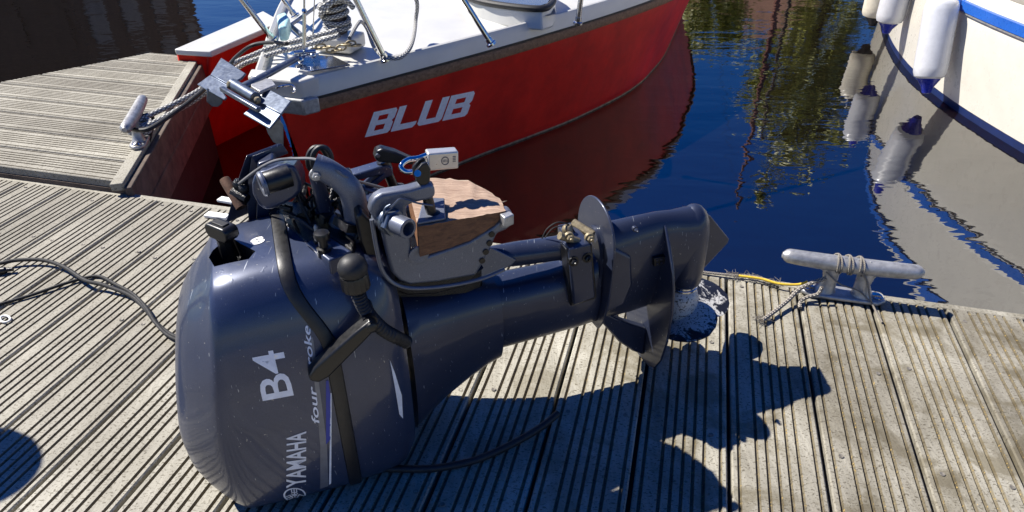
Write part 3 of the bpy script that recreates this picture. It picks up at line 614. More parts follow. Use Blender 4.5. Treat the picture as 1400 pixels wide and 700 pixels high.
# throttle end: cam-shaped housing with a black grip stub in it
thc = MS(366, 250, -.04); g = MB(); TO = [(346, 238), (352, 232), (362, 230), (378, 223), (390, 221), (400, 224), (407, 233), (411, 246), (411, 258), (402, 268), (388, 276), (372, 283), (361, 284), (352, 277), (344, 262), (343, 248)]
fr = [MS(x, y, -.03) for x, y in TO]; cf = sum(fr)/len(fr); g.hull([p+np.array([0, -.010, 0]) for p in fr], [cf+(p-cf)*.92+np.array([.015, .05, -.01]) for p in fr]); th = mbuild(g, 'throttle_housing', 'motor_paint', bevel=.006, seg=3)
ga, gb2 = MS(358, 252, .0), MS(396, 240, -.01); g = MB(); ax = nrm(gb2-ga); g.lathe([(.006, .001), (.012, -.0005), (.0165, .0), (.0185, .003), (.0185, np.linalg.norm(gb2-ga))], ga, ax, 22); mbuild(g, 'throttle_grip', 'black_plastic')
g = MB(); g.lathe([(.0105, .002), (.0105, -.001), (.0125, -.002), (.0195, -.0025), (.0215, .001), (.021, .005)], ga, ax, 24, caps=False); mbuild(g, 'grip_rim', 'alu_paint')
pa, pb_ = MS(307, 245, -.14), MS(330, 284, -.10); g = MB(); ax = nrm(pb_-pa); g.lathe([(.0055, .02), (.0055, .0), (.0085, -.001), (.0095, .002), (.0095, np.linalg.norm(pb_-pa))], pa, ax, 16, caps=False); mbuild(g, 'pipe_stub', 'rust')
g = MB(); g.ball(MS(326, 252, -.12), .011, 12); g.ball(MS(333, 258, -.11), .010, 12); g.tube([MS(318, 262, -.12), MS(338, 272, -.10)], .009, 8); mbuild(g, 'cable_end', 'grime')
g = MB(); g.tube(smooth_path([MS(327, 251, -.11), MS(345, 237, -.07), MS(362, 226, -.05), MS(380, 219, -.04), (MS(405, 217, -.03)), MS(430, 218, .0), MS(452, 228, .03), MS(470, 240, .04), MS(486, 247, .03), MS(505, 252, .0), MS(525, 258, -.02), MS(540, 266, -.02)], 8), .0026, 8); mbuild(g, 'control_cable', 'cable_grey')
g = MB()
for (cx, cy, rx, ry, s) in ((434, 219, 13, 18, -.05), (440, 219, 13, 18, -.03)): g.tube([MS(cx+rx*math.cos(t), cy+ry*math.sin(t), s) for t in np.linspace(0, 2*math.pi, 26, endpoint=False)], .0048, 8, closed=True)
mbuild(g, 'cable_coil', 'rubber')
# carrying handle: bent bar of oblong section
cp = smooth_path([MS(429, 226, .02), MS(446, 233, .025), (MS(466, 246, .03)), MS(480, 262, .035), MS(486, 285, .035), MS(489, 312, .035), MS(488, 330, .035)], 6)
g = MB(); g.tube(cp, .021, 20, flat=.60, up=(0, 1, 0)); mbuild(g, 'carry_handle', 'alu_paint', ang=60)
g = MB(); g.tube(smooth_path([MS(488, 331, .035), MS(474, 325, .02), MS(458, 305, .0), MS(452, 296, -.02)], 6), .0115, 12, flat=.7, up=(0, 1, 0)); mbuild(g, 'handle_foot', 'alu_paint', ang=60)
g = MB(); g.tube(smooth_path([MS(432, 238, .0), MS(438, 262, -.01), MS(446, 290, -.02)], 6), .012, 12); mbuild(g, 'handle_strut', 'leg_paint')
bolt(432, 239, .03, .007, mat='alu')

# ---- transom clamp
PL = [(505, 290), (507, 279), (513, 271), (523, 265), (560, 259), (588, 251), (595, 256), (596, 268), (590, 273), (566, 278), (556, 283), (556, 292), (562, 312), (563, 345), (568, 353), (576, 353), (640, 331), (672, 312), (684, 303), (688, 290), (700, 288), (704, 306), (692, 315), (680, 320), (672, 338), (660, 362), (651, 377), (600, 386), (560, 390), (546, 384), (536, 374), (529, 350), (522, 318)]
S_prism('clamp_bracket', PL, .082, .106, 'alu_paint', .006, seg=3)
PLf = [(522, 318), (545, 322), (563, 335), (568, 353), (636, 332), (640, 380), (600, 386), (560, 390), (546, 384), (536, 374), (529, 350)]
g = MB(); pp = [MS(x, y, .106) for x, y in PLf]; g.hull([np.array([p[0], .080, p[2]-.008]) for p in pp], [np.array([p[0], .104, p[2]-.008]) for p in pp]); mbuild(g, 'clamp_bracket', 'alu_paint', bevel=.006, seg=3)
g = MB(); pp = [MS(x, y, .106) for x, y in [(507, 288), (520, 300), (532, 345), (538, 374), (520, 372), (505, 330), (500, 295)]]; g.hull([np.array([p[0]-.012, -.078, p[2]-.015]) for p in pp], [np.array([p[0]-.012, .085, p[2]-.015]) for p in pp]); mbuild(g, 'swivel_head', 'black_plastic', bevel=.004)
g = MB(); pp = [MS(x, y, .09) for x, y in [(535, 388), (560, 392), (650, 380), (668, 372), (640, 398), (600, 408), (560, 410), (530, 400)]]; g.hull([np.array([p[0], -.07, p[2]-.004]) for p in pp], [np.array([p[0], .06, p[2]-.004]) for p in pp]); mbuild(g, 'swivel_bracket', 'grime', bevel=.004)
g = MB(); g.hull([L(-.585, -.062, .475), L(-.585, .062, .475), L(-.44, .05, .445), L(-.40, .032, .40), L(-.40, -.032, .40), L(-.44, -.05, .445)], [L(-.575, -.055, .30), L(-.575, .055, .30), L(-.44, .045, .30), L(-.40, .03, .315), L(-.40, -.03, .315), L(-.44, -.045, .30)]); mbuild(g, 'swivel_body', 'grime', bevel=.008)
rg = [MS(x, y, .109) for x, y in [(508, 300), (516, 345), (524, 372), (540, 388), (565, 394), (610, 391), (655, 382), (690, 368)]]
g = MB(); g.tube(smooth_path(rg, 5), .0036, 10); mbuild(g, 'bracket_rib', 'alu_paint')
# hollow tilt tube with nut
ta_, tb_ = MS(529, 300, .105), MS(558, 313, .150); ax = nrm(tb_-ta_); ln = np.linalg.norm(tb_-ta_)
g = MB(); g.lathe([(.0165, -.02), (.0165, ln), (.0155, ln+.001), (.0115, ln+.001), (.0105, ln-.02), (.001, ln-.021)], ta_, ax, 26, caps=False); mbuild(g, 'tilt_tube', 'alu_paint')
g = MB(); g.lathe([(.021, .002), (.0225, .004), (.0225, .009), (.021, .011)], ta_, ax, 24); g.lathe([(.0225, .011), (.0225, .020), (.0205, .0215)], ta_, ax, 6); mbuild(g, 'tilt_nut', 'galv')
g = MB(); g.tube(smooth_path([MS(527, 292, .125), MS(540, 278, .115), MS(549, 272, .112), MS(572, 278, .11), MS(592, 281, .108)], 5), .0018, 6); g.tube(smooth_path([MS(523, 303, .125), MS(526, 286, .12), MS(534, 280, .12)], 5), .0018, 6); mbuild(g, 'seizing_wire', 'galv')
g = MB(); g.lathe([(.017, 0), (.017, .004), (.0125, .005), (.006, .003)], MS(572, 348, .106), (0, -1, 0), 20); mbuild(g, 'jaw_boss', 'alu_paint')
for (x, y) in ((672, 320), (669, 332), (664, 344), (659, 356)):
    g = MB(); g.lathe([(.0055, -.004), (.0055, .0025)], MS(x, y, .106), (0, -1, 0), 14); mbuild(g, 'tilt_pin_hole', 'black_plastic')
g = MB(); g.lathe([(.008, -.002), (.008, .004), (.004, .006)], MS(690, 305, .108), (0, -1, 0), 14); mbuild(g, 'bolt', 'alu')
g = MB(); pp = [MZ(x, y, .537) for x, y in [(683, 292), (697, 288), (703, 293), (690, 298)]]; g.hull(pp, [p-np.array([0, 0, .02]) for p in pp]); mbuild(g, 'bracket_lug', 'alu', bevel=.002)
# far clamp arm
S_prism('clamp_arm', [(462, 250), (470, 243), (527, 226), (537, 229), (538, 240), (528, 244), (505, 262), (492, 272), (500, 256), (520, 240), (490, 247), (480, 256)], -.115, -.085, 'motor_paint', .003)
S_prism('arm_cheek', [(474, 238), (482, 238), (492, 262), (490, 300), (476, 296)], -.09, -.06, 'black_plastic', .002)
g = MB(); pp = [MZ(x, y, .53) for x, y in [(488, 268), (510, 263), (525, 268), (500, 276)]]; g.hull(pp, [p-np.array([0, 0, .05]) for p in pp]); mbuild(g, 'pivot_block', 'leg_paint', bevel=.002)
c0, c1 = MS(531, 238, -.10), MS(541, 262, -.10)
g = MB(); g.lathe([(.0125, -.03), (.0125, -.012), (.009, -.01), (.009, .025), (.011, .027), (.021, .034), (.021, .039)], c0, nrm(c1-c0), 20); mbuild(g, 'clamp_screw', 'black_plastic')
la2, lb2 = MS(514, 208, -.09), MS(563, 219, -.07); lx2 = nrm(lb2-la2); ly2 = nrm(np.cross([0, -1, 0], lx2)); mid2 = (la2+lb2)/2
g = MB(); g.prism([(-.036, -.009), (-.028, -.014), (.0, -.010), (.034, -.005), (.036, .004), (.0, .012), (-.026, .013), (-.035, .006)], lambda x, y, h: mid2+lx2*x+ly2*y+np.array([0, -h, 0]), -.012, .012); mbuild(g, 'clamp_handle', 'black_plastic', bevel=.003)
g = MB(); g.lathe([(.004, 0), (.004, .014), (.003, .015)], MS(515, 209, -.09), (0, -1, 0), 12); mbuild(g, 'handle_rivet', 'galv')
# near clamp screw with fork and pad
n0, n1 = MS(579, 257, .09), MS(577, 236, .09)
g = MB(); g.lathe([(.0135, -.004), (.0135, .006), (.0095, .009), (.0085, .022)], n0, nrm(n1-n0), 18); mbuild(g, 'clamp_screw', 'alu')
g = MB()
for s in (.082, .100): g.hull([MS(x, y, .094)*np.array([1, 0, 1])+np.array([0, -s-.004, 0]) for x, y in [(567, 244), (566, 232), (575, 221), (582, 219), (587, 228), (586, 246), (580, 250), (572, 250)]], [MS(x, y, .094)*np.array([1, 0, 1])+np.array([0, -s+.004, 0]) for x, y in [(567, 244), (566, 232), (575, 221), (582, 219), (587, 228), (586, 246), (580, 250), (572, 250)]])
mbuild(g, 'clamp_fork', 'black_plastic', bevel=.002)
g = MB(); g.tube([MS(571, 237, .075), MS(571, 237, .115)], .0055, 12); mbuild(g, 'fork_pin', 'steel')
g = MB(); nA, nB = MS(586, 276, .09), MS(592, 300, .09); g.lathe([(.009, -.01), (.009, .02), (.017, .024), (.017, .030)], nA, nrm(nB-nA), 18); mbuild(g, 'clamp_pad', 'black_plastic')

# ---- decals, draped on the cowl along the lines of sight
bpy.context.view_layer.update()
def world_bvh(o):
    bm = bmesh.new(); bm.from_mesh(o.data); bm.transform(o.matrix_world); t = BVHTree.FromBMesh(bm); bm.free(); return t
def drape(name, pts, faces, bvh, mat, parent, off=.0009, cuts=1):
    bm = bmesh.new(); vv = [bm.verts.new((p[0], p[1], 0)) for p in pts]
    for f in faces:
        try: bm.faces.new([vv[i] for i in f])
        except ValueError: pass
    bmesh.ops.triangulate(bm, faces=bm.faces)
    for _ in range(cuts):
        bmesh.ops.subdivide_edges(bm, edges=[e for e in bm.edges if e.calc_length() > 5], cuts=1); bmesh.ops.triangulate(bm, faces=bm.faces)
    inv = ROOTM[parent if parent in ROOTM else parent.parent].inverted(); bad = []
    for v in bm.verts:
        d = Vector(tuple(ray(v.co.x, v.co.y))).normalized(); h = bvh.ray_cast(Vector((0, 0, CAM_H)), d)
        if h[0] is None: bad.append(v); continue
        nn_ = h[1] if h[1].dot(d) < 0 else -h[1]; v.co = inv @ (h[0]+nn_*off)
    if bad: bmesh.ops.delete(bm, geom=bad, context='VERTS')
    me = bpy.data.meshes.new(name); bm.to_mesh(me); bm.free(); me.materials.append(M[mat]); me.shade_smooth()
    o = bpy.data.objects.new(name, me); col.objects.link(o); o.parent = parent; return o
def text2d(txt, offset=0.0, shear=0.0, spacing=1.0):
    cu = bpy.data.curves.new('t', 'FONT'); cu.body = txt; cu.offset = offset; cu.shear = shear; cu.resolution_u = 3; cu.space_character = spacing
    ob = bpy.data.objects.new('t', cu); col.objects.link(ob); bpy.context.view_layer.update()
    me = bpy.data.meshes.new_from_object(ob.evaluated_get(bpy.context.evaluated_depsgraph_get()))
    P = np.array([v.co[:2] for v in me.vertices]); F_ = [tuple(p.vertices) for p in me.polygons]
    bpy.data.objects.remove(ob); bpy.data.curves.remove(cu); bpy.data.meshes.remove(me)
    P -= P.min(0); P /= P.max(0); return P, F_
def px_text(name, txt, O, ex, ey, bvh, mat, parent, **k):
    P, F_ = text2d(txt, **k); O, ex, ey = map(np.array, (O, ex, ey)); return drape(name, [O+p[0]*ex+p[1]*ey for p in P], F_, bvh, mat, parent)
def strip_poly(P, n=1): return P, [tuple(range(len(P)))]
cb_ = world_bvh(cowl); lb_ = world_bvh(lower)
px_text('lettering', 'B4', (402, 540), (-15, -64), (-43, 8), cb_, 'decal_white', cowl, offset=.012)
px_text('maker_lettering', 'YAMAHA', (418.5, 663), (.5, -74), (-27, 4), cb_, 'decal', cowl, offset=.02)
px_text('stroke_lettering', 'four stroke', (437, 578), (-13, -134), (-10, 2), cb_, 'decal_white', cowl, shear=.25, offset=.015)
px_text('power_number', '8', (341, 329), (17, -6.5), (6, 7.5), cb_, 'decal_white', cowl, offset=.04)
for P in ([(424, 462), (428, 461), (441, 560), (447, 605), (449, 664), (438, 668), (438, 610), (434, 560)],):
    drape('silver_stripe', P, [tuple(range(len(P)))], cb_, 'decal_grey', cowl, off=.0006, cuts=3)
P = [(446, 520), (452, 519), (452, 600), (446, 607)]; drape('blue_stripe', P, [(0, 1, 2, 3)], cb_, 'decal_blue', cowl, off=.0012, cuts=2)
P = [(452.5, 519), (454, 519), (453, 660), (450, 662)]; drape('pale_stripe', P, [(0, 1, 2, 3)], cb_, 'decal', cowl, off=.0012, cuts=3)
def em(u, v): return (403+u*15.5-v*1.2, 676-u*1.0-v*9.5)
P, F_ = [], []
for i in range(32): t = 2*math.pi*i/32; P += [em(math.cos(t), math.sin(t)), em(.84*math.cos(t), .84*math.sin(t))]
F_ += [(2*i, (2*i+2) % 64, (2*i+3) % 64, 2*i+1) for i in range(32)]
for k_ in range(3):
    a_ = math.radians(90+120*k_); c_, s_ = math.cos(a_), math.sin(a_)
    for (r0, r1, o0, wd) in ((-.35, .82, 0, .055), (.38, .80, .22, .045), (.38, .80, -.22, .045), (.30, .40, 0, .25)):
        n0_ = len(P); P += [em(c_*r-s_*oo, s_*r+c_*oo) for r, oo in ((r0, o0-wd), (r1, o0-wd), (r1, o0+wd), (r0, o0+wd))]; F_.append((n0_, n0_+1, n0_+2, n0_+3))
drape('emblem', P, F_, cb_, 'decal', cowl, cuts=1)
P = [(533, 492), (540, 510), (549, 540), (551, 572), (546, 566), (540, 530)]; drape('side_flash', P, [tuple(range(6))], lb_, 'decal', lower, off=.0008, cuts=2)

# ================================================================== THINGS ON AND ROUND THE MOTOR
# broken transom block still held in the clamp
bt = thing('wooden_block', 'broken brown hardwood block gripped in the motor clamp', 'wooden block', MP0, TH)
nearT = [MS(571, 310, .116), MS(610, 303, .116), MS(650, 296, .116), MS(692, 288, .116)]
nearB = [MS(574, 351, .116), MS(606, 342, .116), MS(642, 329, .116), MS(676, 308, .116)]
farT = [MZ(556, 252, .53), MZ(590, 243, .53), MZ(640, 246, .528), MZ(683, 271, .525)]
g = MB(); rings = []
for i in range(25):
    t = i/24*3; k_ = min(2, int(t)); f_ = t-k_; nt_, nb_, ft_ = [x[k_]*(1-f_)+x[k_+1]*f_ for x in (nearT, nearB, farT)]
    j = lambda m: np.array([rng.uniform(-m, m), rng.uniform(-m, m), rng.uniform(-m, m)]); fb_ = np.array([ft_[0], ft_[1], nb_[2]])
    rings.append([nb_+j(.0005), nt_*.5+nb_*.5+j(.0005), nt_+j(.0008), nt_*.8+ft_*.2+j(.0016), nt_*.55+ft_*.45+j(.0014), nt_*.3+ft_*.7+j(.0014), ft_+j(.0016), ft_*.5+fb_*.5+j(.004), fb_+j(.002)])
g.loft(rings); nF = len(g.f)
o = g.build('timber', ['block_wood', 'broken_wood'], bt, world=False, ang=25)
for p in o.data.polygons:
    if p.normal.z > .45: p.material_index = 1
g = MB()
for i in range(9):
    t = rng.uniform(0, 1); a = farT[0]*(1-t)+farT[3]*t+np.array([-.01, rng.uniform(-.06, -.01), rng.uniform(-.006, .001)]); d_ = nrm([rng.uniform(.7, 1), rng.uniform(-.25, .3), rng.uniform(-.06, .03)]); ln = rng.uniform(.015, .04); g.hull([a, a+d_*ln, a+np.array([0, .005, .001])], [a-np.array([0, 0, .004]), a+d_*ln*.96-np.array([0, 0, .001]), a+np.array([0, .005, -.003])])
g.build('splinters', 'broken_wood', bt, world=False)['kind'] = 'stuff'
g = MB(); pp = [nearT[0], nearT[1], nearT[2]*.3+nearT[1]*.7+np.array([.0, .06, .004]), nearT[0]+np.array([.03, .075, .004])]
g.hull([p+np.array([0, .004, .006]) for p in pp], [p+np.array([0, .004, .0]) for p in pp]); g.build('pressure_plate', 'alu_paint', bt, world=False, bevel=.002)

# padlock hanging through the clamp handles
pk = thing('padlock', 'small silver padlock locked through the black clamp handles', 'padlock', tuple(MP0+MA*0), TH)
p00, p10, p01 = MS(585, 210, .035), MS(627, 207, .035), MS(586, 234, .035); px_, pz_ = p10-p00, p01-p00; pn_ = np.array([0, 1., 0])*.022
g = MB(); g.hull([p00, p10, p10+pz_, p00+pz_], [p00+pn_, p10+pn_, p10+pz_+pn_, p00+pz_+pn_]); body = g.build('body', 'padlock', pk, world=False, bevel=.003, seg=3)
sh = smooth_path([p00+pz_*.22+pn_*.5, MS(572, 216, .025), MS(559, 218, .025), MS(550, 224, .03), MS(549, 230, .035), MS(556, 235, .04), MS(570, 233, .045), p00+pz_*.78+pn_*.5], 6)
g = MB(); g.tube(sh, .0045, 12); g.build('shackle', 'chrome', pk, world=False)
def on_lock(u, v): return p00+px_*u+pz_*v+np.array([0, -.0006, 0])
g = MB(); P = []; F_ = []
for i in range(24): t = 2*math.pi*i/24; P += [on_lock(.55+.13*math.cos(t), .48+.24*math.sin(t)), on_lock(.55+.105*math.cos(t), .48+.19*math.sin(t))]
F_ = [(2*i, (2*i+2) % 48, (2*i+3) % 48, 2*i+1) for i in range(24)]
for k_ in range(4): n0_ = len(P); u_ = .475+.045*k_; P += [on_lock(u_, .56), on_lock(u_+.02, .56), on_lock(u_+.02, .40), on_lock(u_, .40)]; F_.append((n0_, n0_+1, n0_+2, n0_+3))
for k_ in range(4): n0_ = len(P); v_ = .25+.09*k_; P += [on_lock(.80, v_), on_lock(.90, v_), on_lock(.90, v_+.04), on_lock(.80, v_+.04)]; F_.append((n0_, n0_+1, n0_+2, n0_+3))
g.add(P, F_); g.build('stamped_mark', 'pad_ink', body, world=True).parent = pk

# hose with a cut end lying under the motor
hz = [(520, 640), (548, 641), (580, 641), (610, 638), (650, 629), (690, 612), (722, 595), (745, 580), (763, 565)]
g = MB(); g.tube(smooth_path([onz(x, y, .009+(.012 if i > 5 else 0)*(i-5)/3) for i, (x, y) in enumerate(hz)], 6), .0075, 12); single(g, 'cut_hose', 'rubber', 'black rubber hose with cut end lying in the motor shadow', 'hose')
# cable lying on the boards at the left
def floor_cable(name, px, r, lift, mat, label, cat, group=None):
    g = MB(); g.tube(smooth_path([onz(x, y, r+.001+(lift[i] if lift else 0)) for i, (x, y) in enumerate(px)], 7), r, 10); return single(g, name, mat, label, cat, group)
floor_cable('fuel_hose', [(-60, 371), (0, 360), (25, 355.6), (58, 355.6), (87, 364.7), (116, 383), (141, 389.5), (178, 404), (199, 422.7), (215.5, 443.4), (242, 461), (290, 470)], .0056, [0, .01, .012, .012, .01, .016, .014, .005, .003, .0, .0, 0], 'cord_black', 'thick dark cable running over the boards from the cowl', 'cable')
floor_cable('fuel_hose', [(-60, 432), (0, 415.7), (41, 404), (83, 389.5), (116, 380), (137, 378), (157, 388), (182, 402), (200, 421), (214, 443), (238, 463), (290, 476)], .0045, [0, 0, 0, 0.002, .0, .0, .004, .008, .008, .006, .004, 0], 'cord_black', 'thinner black cable crossing under the thick one', 'cable')
g = MB(); g.lathe([(.010, 0), (.010, .035), (.006, .04), (.006, .055)], onz(-12, 372, .012), nrm(onz(32, 366, .012)-onz(-12, 372, .012)), 14); single(g, 'cable_plug', 'black_plastic', 'small black plug lying beside the thick cable', 'plug')
g = MB(); g.tube([onz(7+7*math.cos(t), 436+4.5*math.sin(t), .004) for t in np.linspace(0, 2*math.pi, 20, endpoint=False)], .0028, 8, closed=True); single(g, 'ring', 'pale_tag', 'small pale ring lying on the boards below the cables', 'ring')
for (a, b, lab) in (((282, 293), (312, 297), 'pale strip lying on the boards behind the starter handle'), ((300, 272), (322, 276), 'small pale strip at the dock edge behind the motor')):
    p, q_ = onz(*a, .006), onz(*b, .006); g = MB(); g.box((p+q_)/2, (np.linalg.norm(q_-p), .028, .010), nrm(q_-p), nrm(np.cross([0, 0, 1], q_-p))); single(g, 'batten', 'pale_tag', lab, 'strip', bevel=.002)

# ---- cleats
def cleat(label, loc, rz):
    t = thing('mooring_cleat', label, 'cleat', loc, rz, None)
    def bb(mb, n_, mat, **k): return mb.build(n_, mat, t, world=False, **k)
    g = MB(); g.prism([(-.108, -.012), (-.085, -.029), (.085, -.029), (.108, -.012), (.108, .012), (.085, .029), (-.085, .029), (-.108, .012)], lambda x, y, h: np.array([x, y, h]), .001, .016); bb(g, 'base', 'alu', bevel=.006, seg=3)
    for sx in (-1, 1):
        g = MB(); rr_ = []
        for (z, x, rx, ry) in ((.012, .050, .034, .027), (.022, .047, .026, .022), (.05, .041, .019, .017), (.075, .043, .022, .018), (.092, .046, .028, .016)): rr_.append([np.array([sx*x+rx*math.cos(q), ry*math.sin(q), z]) for q in np.linspace(0, 2*math.pi, 18, endpoint=False)])
        g.loft(rr_); bb(g, 'leg', 'alu', ang=60)
        g = MB(); g.lathe([(.017, .0), (.017, .004), (.012, .0085), (.004, .010)], (sx*.086, 0, .0155), (0, 0, 1), 18); bb(g, 'bolt', 'steel')
    g = MB(); xs = np.array([-.174, -.1735, -.171, -.166, -.158]+list(np.linspace(-.14, .14, 15))+[.158, .166, .171, .1735, .174]); path = [np.array([x, 0, .102+.006*(abs(x)/.17)**2]) for x in xs]; g.tube(path, [(.0225-.0035*(abs(x)/.174)**2)*(1 if abs(x) < .155 else math.sqrt(max(.2, 1-((abs(x)-.155)/.0195)**2))) for x in xs], 24); bb(g, 'bar', 'alu', ang=60)
    g = MB(); rg_ = random.Random(5)
    for k_ in range(8):
        x = -.062+k_*.015
        for m_ in range(2): g.box((x+rg_.uniform(-.002, .002), -.005+m_*.007, 0.1235), (.003 if rg_.random() < .5 else .008, .006 if rg_.random() < .6 else .002, .0025))
    bb(g, 'raised_mark', 'alu'); return t
cR = (onz(1070, 350, .1)+onz(1258, 372, .1))/2; cR[2] = .001
cleat('grey metal dock cleat bound with thin twine at the water edge', tuple(cR+DV*-.012), math.atan2(DE[1], DE[0]))
ca, cbp = onz(172, 180, .145), onz(196, 138, .145); cc_ = (ca+cbp)/2; cc_[2] = FZ+.002; dcl = nrm(np.array([*(cbp-ca)[:2], 0]))
cleat('weathered metal cleat on the finger pier holding two ropes', tuple(cc_), math.atan2(dcl[1], dcl[0]))
def rope(name, px, r, mat, label, cat='rope', group=None, k=7, n=10):
    g = MB(); g.tube(smooth_path([onz(*p) for p in px], k), r, n); return single(g, name, mat, label, cat, group)
# twine and frayed ends round the right cleat
c0_ = cR+DV*-.012
def cl(x, y, z): return c0_+DE*x+DV*y+np.array([0, 0, z])
g = MB(); pth = []
for i in range(90):
    t = i/89; q = t*2*math.pi*5.5; pth.append(cl(-.045+.075*t+.012*math.sin(q*.5), .0255*math.cos(q), .103+.0255*math.sin(q)))
pth += smooth_path([pth[-1], cl(.045, -.02, .07), cl(.06, -.028, .03), cl(.075, -.045, .006), cl(.085, -.10, .003)], 6); g.tube(pth, .0026, 6)
g.tube(smooth_path([cl(-.06, -.022, .085), cl(-.02, -.024, .055), cl(.03, -.022, .04), cl(.06, -.03, .02)], 6), .0022, 6); single(g, 'twine', 'old_rope', 'thin grey twine wound round the cleat bar at the water edge', 'twine')
rope('frayed_rope', [(1042, 438, .012), (1060, 425, .014), (1078, 410, .02), (1092, 396, .035), (1112, 386, .05), (1130, 380, .06)], .0055, 'old_rope', 'old frayed rope end lying in front of the water edge cleat')
rope('yellow_line', [(1010, 377, .012), (1040, 381, .016), (1066, 388, .018), (1090, 389, .02), (1104, 385, .035)], .0035, 'yellow_rope', 'yellow polypropylene line leading to the water edge cleat', 'line')
rope('rope_tail', [(1094, 421, .006), (1094, 412, .01), (1104, 406, .02), (1118, 402, .03), (1124, 392, .05)], .005, 'old_rope', 'short curled grey rope tail at the foot of the cleat')
rope('edge_rope', [(880, 362, .0), (930, 368, .004), (970, 373, .006), (1000, 376, .008), (1030, 378, .010), (1060, 386, .012)], .0035, 'old_rope', 'thin frayed rope along the dock edge behind the propeller')
g = MB(); rf_ = random.Random(11)
for i in range(110):
    b_ = rf_.choice([(1042, 438), (1046, 434), (1012, 378), (1000, 376), (1030, 379), (1056, 386)]); p = onz(b_[0]+rf_.uniform(-9, 9), b_[1]+rf_.uniform(-3, 3), .006); g.tube(smooth_path([p, p+np.array([rf_.uniform(-.01, .01), rf_.uniform(-.01, .01), rf_.uniform(0, .010)]), p+np.array([rf_.uniform(-.022, .022), rf_.uniform(-.022, .022), rf_.uniform(-.003, .006)])], 3), .0006, 4)
fr_ = single(g, 'rope_fibre', 'old_rope', 'loose pale fibres frayed from the ropes', 'fibre'); fr_['kind'] = 'stuff'

# ================================================================== BOATS
# ---- the red boat, moored bow-on
BAZ = math.radians(17); BF = np.array([math.sin(BAZ), math.cos(BAZ), 0]); BG = np.array([math.cos(BAZ), -math.sin(BAZ), 0]); B0 = onz(378, 118, .2)
B0[2] = 0
def BL(x, y, z): return B0+BF*x+BG*y+np.array([0, 0, z])
GB = [(0, .105), (.07, .15), (.3, .275), (.63, .46), (1.04, .68), (1.56, .935), (2.0, 1.13), (2.5, 1.32), (3.2, 1.45), (4.5, 1.48), (6.0, 1.30), (7.2, 1.05)]
WB = [(0, .012), (.3, .12), (.6, .26), (.98, .43), (1.34, .62), (1.7, .83), (2.24, 1.06), (2.59, 1.16), (3.24, 1.24), (4.5, 1.26), (6.0, 1.10), (7.2, .9)]
XS = sorted(set(list(np.linspace(0, .3, 7))+list(np.linspace(.3, 3.4, 28))+list(np.linspace(3.4, 7.2, 12))))
def gbx(x): 
    return sum(interp(x+d, GB) for d in (-.12, -.06, 0, .06, .12))/5 if x > .15 else interp(x, GB)
def wbx(x): return sum(interp(x+d, WB) for d in (-.15, -.07, 0, .07, .15))/5 if x > .2 else interp(x, WB)
blub = thing('red_sailing_boat', 'red hulled boat with white deck moored bow-on, marked BLUB', 'boat', BL(3, 0, WATER_Z), 0)
g = MB(); rings = []
for x in XS:
    b, w_ = min(gbx(x), .02+x*.80), wbx(x); r = []
    for t in np.linspace(0, 1, 12):
        k_ = t**1.25; r.append((b*(1-k_)+w_*k_-.03*math.sin(math.pi*t)*(1-min(1, x/2)*.2), .145-.645*t))
    r += [(w_*.86, -.62), (w_*.5, -.74), (0.0, -.80)]
    rings.append([BL(x+(.16*(.145-z) if x < .3 else .16*(.145-z)*max(0, 1-(x-.3)/1.0)), y, z) for y, z in r]+[BL(x+(.16*(.145-z) if x < .3 else .16*(.145-z)*max(0, 1-(x-.3)/1.0)), -y, z) for y, z in reversed(r[:-1])])
g.loft(rings); hull = g.build('hull', 'red_hull', blub, ang=40)
g = MB(); rr_ = []
for x in XS:
    w_ = wbx(x); xo = .16*.645*(1 if x < .3 else max(0, 1-(x-.3)/1.0)); rr_.append([BL(x+xo-.004, w_*1.0+.002, -.502), BL(x+xo-.004, w_*1.0+.0035, -.490), BL(x+xo-.004, w_*.985, -.488)])
g.loft(rr_, False, False, closed=False); g.build('waterline_scum', 'old_scum', blub)
def side_band(prof, mat, name, sides=(1, -1), bev=0):      # prof: (outset, z) ring swept along the gunwale
    out = []
    for sd_ in sides:
        g = MB(); rr_ = []
        for x in XS:
            b = gbx(x); rr_.append([BL(x-.004, sd_*(b+o_), z) for o_, z in prof])
        g.loft(rr_, True, True); out.append(g.build(name, mat, blub, ang=40))
    return out
side_band([(-.015, .098), (.012, .100), (.017, .108), (.017, .137), (.012, .146), (-.015, .147)], 'strake_wood', 'rubbing_strake')
side_band([(-.02, .1475), (.010, .1475), (.010, .1555), (-.02, .1555)], 'black_gap', 'gasket')
side_band([(-.03, .156), (.006, .156), (.000, .205), (-.012, .232), (-.022, .236), (-.040, .226), (-.046, .20), (-.046, .17)], 'gel_white', 'toe_rail')
g = MB(); rr_ = []
for x in XS[1:]:
    b = gbx(x)-.035; rr_.append([BL(x, b*t, .195+.045*(1-t*t)*min(1, b/.8)) for t in np.linspace(-1, 1, 17)])
g.loft(rr_, False, False, closed=False); deck = g.build('deck', 'gel_white', blub, ang=60)
g = MB(); g.hull([BL(-.012, -.12, .236), BL(-.012, .12, .236), BL(.07, .16, .238), BL(.07, -.16, .238)], [BL(-.012, -.115, .15), BL(-.012, .115, .15), BL(.07, .15, .15), BL(.07, -.15, .15)]); g.build('bow_block', 'gel_white', blub, bevel=.012, seg=3)
g = MB(); g.hull([BL(-.028, -.11, .165), BL(-.028, .125, .165), BL(.035, .165, .165), BL(.0, -.13, .165)], [BL(-.026, -.11, .098), BL(-.026, .125, .098), BL(.035, .165, .098), BL(.0, -.13, .098)]); g.build('stem_plate', 'alu', blub, bevel=.008)
